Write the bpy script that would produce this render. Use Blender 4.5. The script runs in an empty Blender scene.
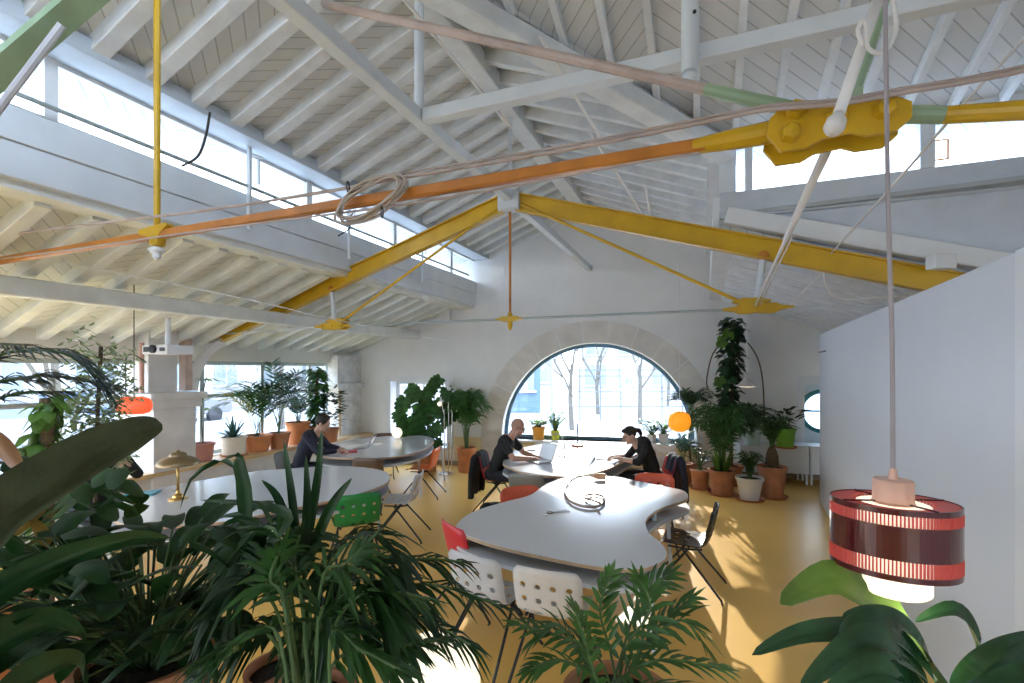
import bpy, bmesh, math, random
from mathutils import Vector, Matrix, geometry
random.seed(7)
V = Vector; PI = math.pi
C = bpy.context.scene.collection
EYE = 2.0; FP = 484.0; HOR = 370.0
TH = math.atan(193/484.0); CT = math.cos(TH); ST = math.sin(TH)

def SA(s, t, z=0.0):                      # roof frame: s across, t along the hall
    return V((s*CT + t*ST, -s*ST + t*CT, z))
def at(px, py, Y):                        # point seen at a pixel, Y metres ahead
    return V(((px-512)/FP*Y, Y, EYE-(py-HOR)/FP*Y))
def on(px, py, z=0.0):                    # point of the level z seen at a pixel
    Y = (EYE-z)*FP/(py-HOR)
    return V(((px-512)/FP*Y, Y, z))
def WP(x, z, d=0.0):                      # far wall frame: x along the wall, d into it
    return V((x*.9806+d*.1961, 9.94-x*.1961+d*.9806, z))
def wx(px): u = (px-512)/FP; return u*9.94/(1+.2*u)/.9806
def wz(px, py): return EYE-(py-HOR)/FP*9.94/(1+.2*(px-512)/FP)

# ------------------------------------------------------------------ materials
MT = {}
def mat(name, col, rough=.5, metal=0, var=.06, scale=6, bump=0.0, bscale=40, trans=0.0, emit=0, coat=0, emitcol=None, spec=.5):
    if name in MT: return MT[name]
    m = bpy.data.materials.new(name); m.use_nodes = True
    nt = m.node_tree; N = nt.nodes; L = nt.links; N.clear()
    out = N.new('ShaderNodeOutputMaterial'); p = N.new('ShaderNodeBsdfPrincipled')
    tc = N.new('ShaderNodeTexCoord')
    p.inputs['Roughness'].default_value = rough; p.inputs['Metallic'].default_value = metal
    p.inputs['Specular IOR Level'].default_value = spec
    if coat: p.inputs['Coat Weight'].default_value = coat; p.inputs['Coat Roughness'].default_value = .05
    if var > 0:
        n = N.new('ShaderNodeTexNoise'); n.inputs['Scale'].default_value = scale; n.inputs['Detail'].default_value = 4
        L.new(tc.outputs['Object'], n.inputs['Vector'])
        r = N.new('ShaderNodeValToRGB'); a = [max(0, c*(1-var*1.6)) for c in col]; b = [min(1, c*(1+var)) for c in col]
        r.color_ramp.elements[0].position = .3; r.color_ramp.elements[1].position = .7
        r.color_ramp.elements[0].color = (*a, 1); r.color_ramp.elements[1].color = (*b, 1)
        L.new(n.outputs['Fac'], r.inputs['Fac']); L.new(r.outputs['Color'], p.inputs['Base Color'])
        csock = r.outputs['Color']
    else:
        p.inputs['Base Color'].default_value = (*col, 1); csock = None
    if bump > 0:
        n2 = N.new('ShaderNodeTexNoise'); n2.inputs['Scale'].default_value = bscale; n2.inputs['Detail'].default_value = 3
        L.new(tc.outputs['Object'], n2.inputs['Vector'])
        bp = N.new('ShaderNodeBump'); bp.inputs['Strength'].default_value = bump; bp.inputs['Distance'].default_value = .01
        L.new(n2.outputs['Fac'], bp.inputs['Height']); L.new(bp.outputs['Normal'], p.inputs['Normal'])
    if emit:
        p.inputs['Emission Color'].default_value = (*(emitcol or col), 1); p.inputs['Emission Strength'].default_value = emit
    last = p.outputs['BSDF']
    if trans > 0:
        t = N.new('ShaderNodeBsdfTranslucent'); mx = N.new('ShaderNodeMixShader'); mx.inputs['Fac'].default_value = trans
        if csock: L.new(csock, t.inputs['Color'])
        else: t.inputs['Color'].default_value = (*col, 1)
        L.new(p.outputs['BSDF'], mx.inputs[1]); L.new(t.outputs['BSDF'], mx.inputs[2]); last = mx.outputs['Shader']
    L.new(last, out.inputs['Surface'])
    MT[name] = m
    return m

def glass_mat(name, tint=(1, 1, 1), refl=1.0):
    m = bpy.data.materials.new(name); m.use_nodes = True
    nt = m.node_tree; N = nt.nodes; L = nt.links; N.clear()
    out = N.new('ShaderNodeOutputMaterial'); t = N.new('ShaderNodeBsdfTransparent'); g = N.new('ShaderNodeBsdfGlossy')
    t.inputs['Color'].default_value = (*tint, 1); g.inputs['Roughness'].default_value = .02
    f = N.new('ShaderNodeLayerWeight'); f.inputs['Blend'].default_value = .5
    pw = N.new('ShaderNodeMath'); pw.operation = 'POWER'; pw.inputs[1].default_value = 5
    mx = N.new('ShaderNodeMixShader'); mm = N.new('ShaderNodeMath'); mm.operation = 'MULTIPLY_ADD'; mm.inputs[1].default_value = .6*refl; mm.inputs[2].default_value = .03*refl
    L.new(f.outputs['Facing'], pw.inputs[0]); L.new(pw.outputs[0], mm.inputs[0]); L.new(mm.outputs[0], mx.inputs['Fac'])
    L.new(t.outputs[0], mx.inputs[1]); L.new(g.outputs[0], mx.inputs[2]); L.new(mx.outputs[0], out.inputs['Surface'])
    return m

def board_mat(name, col, thr_axis, thr, flip=False):   # white painted boards laid herringbone, turning at a line
    m = bpy.data.materials.new(name); m.use_nodes = True
    nt = m.node_tree; N = nt.nodes; L = nt.links; N.clear()
    def mth(op, a, b=None):
        n = N.new('ShaderNodeMath'); n.operation = op
        for i, x in enumerate((a, b)):
            if x is None: continue
            if isinstance(x, (int, float)): n.inputs[i].default_value = x
            else: L.new(x, n.inputs[i])
        return n.outputs[0]
    out = N.new('ShaderNodeOutputMaterial'); p = N.new('ShaderNodeBsdfPrincipled'); p.inputs['Roughness'].default_value = .55
    uv = N.new('ShaderNodeUVMap'); uv.uv_map = 'st'; sp = N.new('ShaderNodeSeparateXYZ'); L.new(uv.outputs[0], sp.inputs[0])
    s, t = sp.outputs[0], sp.outputs[1]
    g = mth('GREATER_THAN', t if thr_axis == 't' else s, thr)
    sg = mth('SUBTRACT', mth('MULTIPLY', g, 2.0), 1.0)
    if flip: sg = mth('MULTIPLY', sg, -1.0)
    k = mth('DIVIDE', mth('ADD', s, mth('MULTIPLY', sg, t)), .155)
    fr = mth('FRACT', mth('ADD', k, 500.0))
    line = mth('LESS_THAN', fr, .085)
    idn = N.new('ShaderNodeTexWhiteNoise'); idn.noise_dimensions = '1D'; L.new(mth('FLOOR', mth('ADD', k, 500.0)), idn.inputs['W'])
    noi = N.new('ShaderNodeTexNoise'); noi.inputs['Scale'].default_value = 3; noi.inputs['Detail'].default_value = 5; L.new(uv.outputs[0], noi.inputs['Vector'])
    v = mth('ADD', mth('MULTIPLY', idn.outputs['Value'], .08), mth('MULTIPLY', noi.outputs['Fac'], .14))
    v = mth('SUBTRACT', 1.06, v)
    v = mth('SUBTRACT', v, mth('MULTIPLY', line, .33))
    mx = N.new('ShaderNodeMix'); mx.data_type = 'RGBA'; mx.blend_type = 'MULTIPLY'; mx.inputs['Factor'].default_value = 1
    mx.inputs[6].default_value = (*col, 1); cb = N.new('ShaderNodeCombineXYZ')
    for i in range(3): L.new(v, cb.inputs[i])
    L.new(cb.outputs[0], mx.inputs[7]); L.new(mx.outputs[2], p.inputs['Base Color'])
    bp = N.new('ShaderNodeBump'); bp.inputs['Strength'].default_value = .6; bp.inputs['Distance'].default_value = .01; bp.invert = True
    L.new(line, bp.inputs['Height']); L.new(bp.outputs[0], p.inputs['Normal'])
    L.new(p.outputs[0], out.inputs['Surface'])
    return m

# ------------------------------------------------------------------ mesh builder
class MB:
    def __init__(self): self.v = []; self.f = []; self.m = []; self.uv = None
    def add(self, vs, fs, mi=0):
        o = len(self.v); self.v += [tuple(x) for x in vs]; self.f += [tuple(i+o for i in f) for f in fs]; self.m += [mi]*len(fs)
        return self
    def box(self, lo, hi, mi=0, fn=None):
        x0, y0, z0 = lo; x1, y1, z1 = hi
        vs = [(x0,y0,z0),(x1,y0,z0),(x1,y1,z0),(x0,y1,z0),(x0,y0,z1),(x1,y0,z1),(x1,y1,z1),(x0,y1,z1)]
        if fn: vs = [fn(*p) for p in vs]
        return self.add(vs, [(0,3,2,1),(4,5,6,7),(0,1,5,4),(1,2,6,5),(2,3,7,6),(3,0,4,7)], mi)
    def beam(self, p0, p1, w, h, up=(0,0,1), mi=0, ch=0.0):
        p0, p1 = V(p0), V(p1); d = (p1-p0).normalized(); up = V(up); s = d.cross(up)
        if s.length < 1e-4: s = d.cross(V((1,0,0)))
        s.normalize(); u = s.cross(d)
        if ch <= 0: pr = [(-w/2,-h/2),(w/2,-h/2),(w/2,h/2),(-w/2,h/2)]
        else:
            c = ch; a, b = w/2, h/2
            pr = [(-a+c,-b),(a-c,-b),(a,-b+c),(a,b-c),(a-c,b),(-a+c,b),(-a,b-c),(-a,-b+c)]
        n = len(pr); vs = [p+s*x+u*y for p in (p0, p1) for x, y in pr]
        fs = [(i, (i+1) % n, n+(i+1) % n, n+i) for i in range(n)]+[tuple(range(n-1,-1,-1)), tuple(range(n, 2*n))]
        return self.add(vs, fs, mi)
    def ibeam(self, p0, p1, w, h, tf=.012, up=(0,0,1), mi=0):
        p0, p1 = V(p0), V(p1); d = (p1-p0).normalized(); s = d.cross(V(up)).normalized(); u = s.cross(d)
        self.beam(p0, p1, tf, h, up, mi)
        for k in (-1, 1): self.beam(p0+u*k*(h/2-tf/2), p1+u*k*(h/2-tf/2), w, tf, up, mi)
        return self
    def tube(self, pts, r, n=8, mi=0, cap=True):
        pts = [V(p) for p in pts]; k = len(pts)
        rs = r if isinstance(r, (list, tuple)) else [r]*k
        tg = [(pts[min(i+1,k-1)]-pts[max(i-1,0)]).normalized() for i in range(k)]
        a = V((0,0,1)) if abs(tg[0].z) < .9 else V((1,0,0)); s = tg[0].cross(a).normalized(); vs = []
        for i in range(k):
            s = (s-tg[i]*s.dot(tg[i])).normalized(); u = tg[i].cross(s)
            for j in range(n):
                q = 2*PI*j/n; vs.append(pts[i]+(s*math.cos(q)+u*math.sin(q))*rs[i])
        fs = [(i*n+j, i*n+(j+1) % n, (i+1)*n+(j+1) % n, (i+1)*n+j) for i in range(k-1) for j in range(n)]
        if cap: fs += [tuple(range(n-1,-1,-1)), tuple(range((k-1)*n, k*n))]
        return self.add(vs, fs, mi)
    def lathe(self, prof, n=24, c=(0,0,0), mi=0, axis=None, sx=1, sy=1):
        c = V(c); vs = []; k = len(prof)
        R = V((0,0,1)).rotation_difference(V(axis)).to_matrix() if axis is not None else None
        for r, z in prof:
            for j in range(n):
                q = 2*PI*j/n; p = V((r*math.cos(q)*sx, r*math.sin(q)*sy, z)); vs.append(c+(R@p if R else p))
        fs = [(i*n+j, i*n+(j+1) % n, (i+1)*n+(j+1) % n, (i+1)*n+j) for i in range(k-1) for j in range(n)]
        if prof[0][0] > 1e-6: fs.append(tuple(range(n-1,-1,-1)))
        if prof[-1][0] > 1e-6: fs.append(tuple(range((k-1)*n, k*n)))
        return self.add(vs, fs, mi)
    def ball(self, c, r, n=16, m=10, mi=0, sc=(1,1,1), rot=None):
        vs = []; c = V(c)
        for i in range(m+1):
            a = PI*i/m
            for j in range(n):
                q = 2*PI*j/n; p = V((r*math.sin(a)*math.cos(q)*sc[0], r*math.sin(a)*math.sin(q)*sc[1], -r*math.cos(a)*sc[2]))
                vs.append(c+(rot@p if rot else p))
        fs = [(i*n+j, i*n+(j+1) % n, (i+1)*n+(j+1) % n, (i+1)*n+j) for i in range(m) for j in range(n)]
        return self.add(vs, fs, mi)
    def prism(self, outer, z0, z1, mi=0, holes=(), fn=None, ms=None):
        fn = fn or (lambda x, y, z: V((x, y, z))); loops = [outer]+list(holes)
        flat = [p for l in loops for p in l]; n = len(flat)
        tri = geometry.tessellate_polygon([[V((p[0], p[1], 0)) for p in l] for l in loops])
        vs = [fn(p[0], p[1], z0) for p in flat]+[fn(p[0], p[1], z1) for p in flat]
        def sgn(t):
            a, b, c = [flat[i] for i in t]; return (b[0]-a[0])*(c[1]-a[1])-(b[1]-a[1])*(c[0]-a[0])
        fs = []
        for t in tri:
            if sgn(t) < 0: t = t[::-1]
            fs += [tuple(i+n for i in t), tuple(reversed(t))]
        self.add(vs, fs, mi); o = 0; base = len(self.v)-2*n
        for l in loops:
            k = len(l)
            for i in range(k):
                a, b = base+o+i, base+o+(i+1) % k; self.f.append((a, b, b+n, a+n)); self.m.append(mi if ms is None else ms)
            o += k
        return self
    def build(self, name, mats, parent=None, world=None, smooth=False, bevel=0, loc=None, solid=0, sub=0, fixn=False, auto=None):
        me = bpy.data.meshes.new(name)
        off = V((0,0,0))
        if world is not None: off = V(world)
        vs = [V(p)-off for p in self.v] if world is not None else self.v
        me.from_pydata([tuple(p) for p in vs], [], self.f)
        for m in (mats if isinstance(mats, (list, tuple)) else [mats]): me.materials.append(m)
        me.polygons.foreach_set('material_index', self.m)
        if fixn:
            b = bmesh.new(); b.from_mesh(me); bmesh.ops.remove_doubles(b, verts=b.verts, dist=1e-5); bmesh.ops.recalc_face_normals(b, faces=b.faces); b.to_mesh(me); b.free()
        if smooth: me.polygons.foreach_set('use_smooth', [True]*len(me.polygons))
        if auto is not None:
            me.polygons.foreach_set('use_smooth', [True]*len(me.polygons)); me.set_sharp_from_angle(angle=math.radians(auto))
        me.update()
        o = bpy.data.objects.new(name, me); C.objects.link(o)
        if parent: o.parent = parent
        if loc is not None: o.location = loc
        if solid:
            q = o.modifiers.new('solid', 'SOLIDIFY'); q.thickness = solid; q.offset = 0
        if bevel:
            q = o.modifiers.new('bevel', 'BEVEL'); q.width = bevel; q.segments = 2; q.limit_method = 'ANGLE'
        if sub:
            q = o.modifiers.new('sub', 'SUBSURF'); q.levels = sub; q.render_levels = sub
        return o

def thing(name, label, cat, loc=(0,0,0), rz=0, group=None):
    o = bpy.data.objects.new(name, None); C.objects.link(o); o.empty_display_size = .1
    o.location = V(loc); o.rotation_euler = (0, 0, rz); o['label'] = label; o['category'] = cat
    if group: o['group'] = group
    return o
def tag(o, label, cat, group=None, kind=None):
    o['label'] = label; o['category'] = cat
    if group: o['group'] = group
    if kind: o['kind'] = kind
    return o
def struct(o, label=None, cat=None, group=None):
    o['kind'] = 'structure'
    if label: o['label'] = label
    if cat: o['category'] = cat
    if group: o['group'] = group
    return o
def copy_tree(o, parent=None):
    c = o.copy(); C.objects.link(c)
    if parent: c.parent = parent
    for ch in list(o.children): copy_tree(ch, c)
    return c
def smooth_path(pts, k=6, closed=False):
    pts = [V(p) for p in pts]; n = len(pts); out = []
    rng = range(n if closed else n-1)
    for i in rng:
        g = lambda j: pts[j % n] if closed else pts[max(0, min(n-1, j))]
        p0, p1, p2, p3 = g(i-1), g(i), g(i+1), g(i+2)
        for a in range(k):
            t = a/k
            out.append(.5*((2*p1)+(p2-p0)*t+(2*p0-5*p1+4*p2-p3)*t*t+(-p0+3*p1-3*p2+p3)*t**3))
    if not closed: out.append(pts[-1])
    return out

white = mat('white_paint', (.80,.81,.82), .5, var=.04, scale=3, bump=.15, bscale=25)
whitewood = mat('white_wood', (.77,.80,.82), .5, var=.07, scale=5, bump=.2, bscale=30)
creamwood = mat('cream_wood', (.80,.82,.79), .5, var=.06, scale=5, bump=.2, bscale=30)
bluewhite = mat('cool_white_paint', (.72,.77,.82), .45, var=.04, scale=3)
greywhite = mat('grey_steel_paint', (.62,.66,.70), .4, var=.05, scale=4)
plaster = mat('plaster', (.85,.85,.84), .8, var=.05, scale=1.2, bump=.3, bscale=14)
stone = mat('limestone', (.66,.60,.52), .85, var=.12, scale=4, bump=.5, bscale=20)
yellow = mat('yellow_paint', (.64,.38,.012), .38, var=.08, scale=5)
orange = mat('orange_primer', (.55,.20,.03), .4, var=.15, scale=6)
sage = mat('sage_green_paint', (.30,.42,.27), .45, var=.1, scale=5)
mauve = mat('old_pink_paint', (.46,.37,.33), .45, var=.12, scale=7)
conduit = mat('pvc_conduit', (.82,.80,.79), .4, var=.05)
blackm = mat('black_metal', (.02,.02,.022), .35, var=0)
chrome = mat('chrome', (.75,.75,.76), .15, 1, var=0)
greyal = mat('grey_aluminium', (.42,.48,.48), .4, .3, var=.04)
glass = glass_mat('window_glass')
SKY = 7.8; SUN = 5.5; EXPO = 0.30
# ------------------------------------------------------------------ the setting
def tend(s): return 9.91+.184*s+.36
floor_m = mat('yellow_resin_floor', (.94,.58,.15), .33, var=.05, scale=.8, bump=.05, bscale=3, spec=.5)
f = MB(); f.add([(-9,-6,0),(10,-6,0),(10,10.6,0),(-9,10.6,0)], [(0,1,2,3)])
struct(f.build('floor', floor_m))

# far wall with the arched window and two smaller windows
AX, AZ, AR, A0 = 1.69, .64, 1.90, .58
arch = [(AX+AR,A0)]+[(AX+AR*math.cos(PI*i/40), AZ+AR*math.sin(PI*i/40)) for i in range(41)]+[(AX-AR,A0)]
L0, L1 = wx(391), wx(447)
lw = [(L0,.35),(L1,.35),(L1,1.76),(L0,1.76)]
R0_, R1_ = wx(804), wx(872)
rw = [(R0_,.62),(R1_,.62),(R1_,1.73),(R0_,1.73)]
w = MB(); w.prism([(-4.02,-.02),(10.5,-.02),(10.5,6.0),(-2.0,6.0),(-2.0,3.9),(-4.02,3.0)], 0, .42, holes=[arch, lw, rw], fn=lambda x,z,d: WP(x,z,d))
struct(w.build('wall_far', plaster))
# stone surround ring of the arch, blocks as separate segments of one course
r0, r1 = AR+.015, AR+.44
ring = MB(); nb = 13
for i in range(nb):
    a0, a1 = PI*i/nb+.004, PI*(i+1)/nb-.004
    k = 6; out = [(AX+r1*math.cos(a0+(a1-a0)*j/k), AZ+r1*math.sin(a0+(a1-a0)*j/k)) for j in range(k+1)]
    inn = [(AX+r0*math.cos(a1-(a1-a0)*j/k), AZ+r0*math.sin(a1-(a1-a0)*j/k)) for j in range(k+1)]
    ring.prism(out+inn, -.008, .01, fn=lambda x,z,d: WP(x,z,d))
for sx in (-1, 1):
    for z0, z1 in ((.0,.36),(.37,.735)):
        a, b = sorted((AX+sx*r0, AX+sx*r1)); ring.prism([(a,z0),(b,z0),(b,z1),(a,z1)], -.008, .01, fn=lambda x,z,d: WP(x,z,d))
struct(ring.build('trim_1', mat('pale_stone', (.76,.73,.68), .8, var=.08, scale=3, bump=.4, bscale=18)))
# arch frame and glass
fr = MB(); n = 40
def arc(r, a): return (AX+r*math.cos(a), AZ+r*math.sin(a))
for i in range(n):
    a0, a1 = PI*i/n, PI*(i+1)/n
    fr.prism([arc(AR-.07,a0), arc(AR+.01,a0), arc(AR+.01,a1), arc(AR-.07,a1)], .25, .33, fn=lambda x,z,d: WP(x,z,d))
for xa in (AX-AR, AX+AR-.07): fr.prism([(xa,A0),(xa+.07,A0),(xa+.07,AZ),(xa,AZ)], .25, .33, fn=lambda x,z,d: WP(x,z,d))
fr.prism([(AX-AR,A0),(AX+AR,A0),(AX+AR,A0+.07),(AX-AR,A0+.07)], .25, .33, fn=lambda x,z,d: WP(x,z,d))
blueframe = mat('slate_blue_frame', (.09,.19,.27), .4, var=.03)
aw = struct(fr.build('window_1', blueframe))
g = MB(); g.prism([(AX+AR-.06,A0+.02)]+[arc(AR-.06, PI*i/n) for i in range(n+1)]+[(AX-AR+.06,A0+.02)], .285, .29, fn=lambda x,z,d: WP(x,z,d)); g.build('glass_pane', glass, aw)
sl = MB(); sl.prism([(AX-AR-.02,A0-.05),(AX+AR+.02,A0-.05),(AX+AR+.02,A0),(AX-AR-.02,A0)], -.12, .45, fn=lambda x,z,d: WP(x,z,d))
struct(sl.build('trim_2', white, bevel=.006))
# left small window with pale frame
def framed(name, rect, d, th, m, vs=(), hs=(), gl=True):
    (x0,z0),(x1,z1) = rect; b = MB(); fn = lambda x,z,dd: WP(x,z,dd)
    b.prism([(x0,z0),(x1,z0),(x1,z1),(x0,z1)], d, d+.06, holes=[[(x0+th,z0+th),(x1-th,z0+th),(x1-th,z1-th),(x0+th,z1-th)]], fn=fn)
    for x in vs: b.prism([(x-.02,z0+th),(x+.02,z0+th),(x+.02,z1-th),(x-.02,z1-th)], d+.005, d+.055, fn=fn)
    for z in hs: b.prism([(x0+th,z-.02),(x1-th,z-.02),(x1-th,z+.02),(x0+th,z+.02)], d+.005, d+.055, fn=fn)
    o = struct(b.build(name, m))
    if gl: q = MB(); q.prism([(x0+th,z0+th),(x1-th,z0+th),(x1-th,z1-th),(x0+th,z1-th)], d+.025, d+.03, fn=fn); q.build('glass_pane', glass, o)
    return o
framed('window_2', ((L0,.35),(L1,1.76)), .3, .07, white, vs=((L0+L1)/2,))
fr2 = MB(); fr2.prism([(L0-.12,.33),(L1+.12,.33),(L1+.12,1.86),(L0-.12,1.86)], -.025, .0, holes=[lw], fn=lambda x,z,d: WP(x,z,d)); struct(fr2.build('trim_3', white))
# right window: a board with a teal round porthole
CXR, CZR, RR = wx(827), 1.235, .38
b = MB(); b.prism(rw, .2, .24, holes=[[(CXR+(RR+.02)*math.cos(2*PI*i/32), CZR+(RR+.02)*math.sin(2*PI*i/32)) for i in range(32)]], fn=lambda x,z,d: WP(x,z,d))
struct(b.build('wall_porthole_board', mat('pale_blue_board', (.66,.76,.80), .5, var=.03)))
teal = mat('teal_frame', (.02,.20,.22), .35, var=.03)
b = MB()
for i in range(32):
    a0, a1 = 2*PI*i/32, 2*PI*(i+1)/32
    P = lambda r, a: (CXR+r*math.cos(a), CZR+r*math.sin(a))
    b.prism([P(RR-.045,a0),P(RR+.03,a0),P(RR+.03,a1),P(RR-.045,a1)], .16, .25, fn=lambda x,z,d: WP(x,z,d))
b.prism([(CXR-RR,CZR-.016),(CXR+RR,CZR-.016),(CXR+RR,CZR+.016),(CXR-RR,CZR+.016)], .19, .23, fn=lambda x,z,d: WP(x,z,d))
b.prism([(CXR-.012,CZR-RR),(CXR+.012,CZR-RR),(CXR+.012,CZR+RR),(CXR-.012,CZR+RR)], .19, .23, fn=lambda x,z,d: WP(x,z,d))
o = struct(b.build('window_3', teal))
q = MB(); q.prism([(CXR+RR*math.cos(2*PI*i/32), CZR+RR*math.sin(2*PI*i/32)) for i in range(32)], .205, .21, fn=lambda x,z,d: WP(x,z,d)); q.build('glass_pane', glass, o)
fr2 = MB(); fr2.prism([(R0_-.12,.6),(R1_+.12,.6),(R1_+.12,1.9),(R0_-.12,1.9)], -.03, .0, holes=[rw], fn=lambda x,z,d: WP(x,z,d)); struct(fr2.build('trim_4', white))
# dado with warm light put into its colour, and dark base along the far wall, left of and under the arch
dado = MB(); dado.prism([(wx(455),.08),(AX-r1-.0,.08),(AX-r1,.60),(wx(455),.60)], -.035, 0, fn=lambda x,z,d: WP(x,z,d))
dado.prism([(AX-r0,.08),(AX+r0,.08),(AX+r0,.50),(AX-r0,.50)], -.015, 0, fn=lambda x,z,d: WP(x,z,d))
struct(dado.build('trim_5', mat('dado_warm_light', (.80,.66,.38), .6, var=.05, scale=2)))
bb = MB()
for x0, x1 in ((-3.7,AX-r1),(AX-r0,AX+r0),(AX+r1,8.5)): bb.prism([(x0,0),(x1,0),(x1,.09),(x0,.09)], -.04, 0, fn=lambda x,z,d: WP(x,z,d))
struct(bb.build('baseboard_far', mat('dark_wood_base', (.28,.20,.12), .6)))
# faint relief patches on the far wall
for i, (px, py, wd, hg) in enumerate(((545,288,.36,.4),(648,282,.42,.46),(690,292,.4,.42),(498,270,.3,.3))):
    qx, qz = wx(px), wz(px, py); b = MB(); b.prism([(qx-wd/2,qz-hg/2),(qx+wd/2,qz-hg/2),(qx+wd/2,qz+hg/2),(qx-wd/2,qz+hg/2)], -.012, .0, fn=lambda x,z,d: WP(x,z,d))
    struct(b.build('trim_%d' % (6+i), plaster))

# window wall on the left, slabs below and above the glazing
SW = -7.2
wl = MB(); fnS = lambda s,t,z: SA(s,t,z)
TF = 8.75
wl.box((SW-.35,-6,-.02),(SW,TF,.66), fn=fnS)
wl.box((SW-.35,-6,2.14),(SW,TF,2.62), fn=fnS)
struct(wl.build('wall_left', mat('wall_cream', (.80,.79,.73), .75, var=.04, scale=2, bump=.2, bscale=14)))
def tY(px, s): return ((521.1*s/(px-705.0)) + ST*s)/CT
ml = MB()
for px, wd in ((207,.07),(267,.06),(314,.06),(331,.05),(-60,.07),(-300,.07)):
    t = tY(px, SW); ml.box((SW-.17,t-wd/2,.66),(SW-.11,t+wd/2,2.14), fn=fnS)
for z in (.69, 1.585, 2.11): ml.box((SW-.165,-6,z-.03),(SW-.115,TF,z+.03), fn=fnS)
o = struct(ml.build('window_4', greyal))
g = MB(); g.add([SA(SW-.14,-6,.68),SA(SW-.14,TF,.68),SA(SW-.14,TF,2.12),SA(SW-.14,-6,2.12)], [(0,1,2,3)]); g.build('glass_pane', glass, o)
be = MB(); be.box((SW-.3,-2,.585),(SW+.48,TF,.64), fn=fnS)
tag(be.build('window_bench', mat('honey_wood', (.70,.50,.27), .35, var=.15, scale=3, bump=.1), bevel=.006), 'long honey wooden shelf running under the left windows', 'shelf')
be2 = MB(); be2.box((SW+.0,-2,.0),(SW+.40,TF-.02,.583), fn=fnS)
struct(be2.build('wall_bench_front', mat('bench_white', (.74,.75,.76), .5, var=.05)))
# pillars
def pillar(t0, t1, name):
    b = MB(); b.box((SW-.36,t0-.08,.0),(SW+.46,t1+.08,1.48), fn=fnS); b.box((SW-.36,t0-.13,1.48),(SW+.52,t1+.13,1.60), fn=fnS)
    b.box((SW-.36,t0-.18,1.60),(SW+.57,t1+.18,1.69), fn=fnS); b.box((SW-.36,t0,1.69),(SW+.22,t1-.02,2.62), fn=fnS)
    o = struct(b.build(name, mat('pillar_plaster', (.74,.73,.72), .75, var=.07, scale=3, bump=.25, bscale=16), bevel=.01))
    return o
pillar(4.25, 4.66, 'pillar_1')
b = MB(); b.box((SW+.1,4.74,1.70),(SW+.24,4.84,2.45), fn=fnS); struct(b.build('trim_10', mat('pink_timber', (.62,.47,.40), .6, var=.1)))
b = MB(); pts = smooth_path([SA(SW+.14,4.90,1.70), SA(SW+.16,4.96,2.0), SA(SW+.2,5.10,2.28), SA(SW+.26,5.30,2.44)], 5)
for i in range(len(pts)-1): b.beam(pts[i], pts[i+1]+(pts[i+1]-pts[i])*.1, .12, .09, up=(.9,-.3,0))
struct(b.build('trim_11', white))
b = MB(); b.tube([SA(SW+.30,4.12,1.70), SA(SW+.30,4.12,2.36)], .03, 10); struct(b.build('trim_12', mat('pink_pipe', (.62,.36,.30), .5)))
# corner column beside the far wall
b = MB(); b.box((SW-.05,7.9,1.72),(SW+.2,8.7,2.30), fn=fnS); b.box((SW-.1,7.8,1.62),(SW+.3,8.7,1.72), fn=fnS); b.box((SW-.05,7.9,0),(SW+.22,8.7,1.62), fn=fnS)
struct(b.build('pillar_2', mat('pillar_grey', (.76,.77,.77), .8, var=.12, scale=7, bump=.3, bscale=20), bevel=.008))
b = MB(); b.tube([SA(SW+.34,7.8,.7), SA(SW+.34,7.8,1.6)], .022, 8); struct(b.build('trim_13', mat('ochre_pipe', (.55,.36,.16), .5)))

# roof planes (boards seen from below), each a slab
def zl(s): return 2.44+.354*(s+7.0)
def zu(s): return 4.34+.38*(s+4.26)
def zr(s): return 5.15-.38*(s+2.13)
def zt(t): return 5.15-.348*(t-3.17)
def zlr(s): return 3.36-.354*(s-.14)
def roof(name, poly, zf, m):
    b = MB(); n = len(poly)
    vs = [SA(s,t,zf(s,t)) for s,t in poly]+[SA(s,t,zf(s,t)+.07) for s,t in poly]
    b.add(vs, [tuple(range(n)), tuple(range(2*n-1,n-1,-1))]+[(i,(i+1)%n,n+(i+1)%n,n+i) for i in range(n)])
    o = b.build(name, m); uv = o.data.uv_layers.new(name='st')
    for lp in o.data.loops:
        p = poly[lp.vertex_index % n]; uv.data[lp.index].uv = p
    return struct(o)
bc = (.76,.775,.78)
roof('ceiling_left_lower', [(-7.6,-5),(-4.74,-5),(-4.74,tend(-4.74)),(-7.6,tend(-7.6))], lambda s,t: zl(s)+.10, board_mat('boards_lower', (.80,.81,.78), 't', 3.0, True))
roof('ceiling_left_upper', [(-4.95,-5),(-2.13,-5),(-2.13,tend(-2.13)),(-4.95,tend(-4.95))], lambda s,t: zu(s)+.08, board_mat('boards_left', bc, 't', 3.0, True))
roof('ceiling_right_upper', [(-2.13,3.10),(.14,5.43),(.14,tend(.14)),(-2.13,tend(-2.13))], lambda s,t: zr(s)+.08, board_mat('boards_right', bc, 't', 3.0))
roof('ceiling_cross_far', [(-2.20,3.12),(6.5,3.12),(6.5,5.9),(.16,5.9),(.12,5.52)], lambda s,t: zt(t)+.08, board_mat('boards_cross', bc, 's', -.4, True))
roof('ceiling_cross_near', [(-2.13,3.17),(-2.13,-1.0),(6.5,-1.0),(6.5,3.17)], lambda s,t: 5.15-.348*(3.17-t)+.08, board_mat('boards_near', bc, 's', -.4))
roof('ceiling_right_lower', [(.14,5.5),(5.2,5.5),(5.2,tend(5.2)),(.14,tend(.14))], lambda s,t: zlr(s)+.10, board_mat('boards_low_right', (.70,.71,.70), 't', 3.0))
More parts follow.
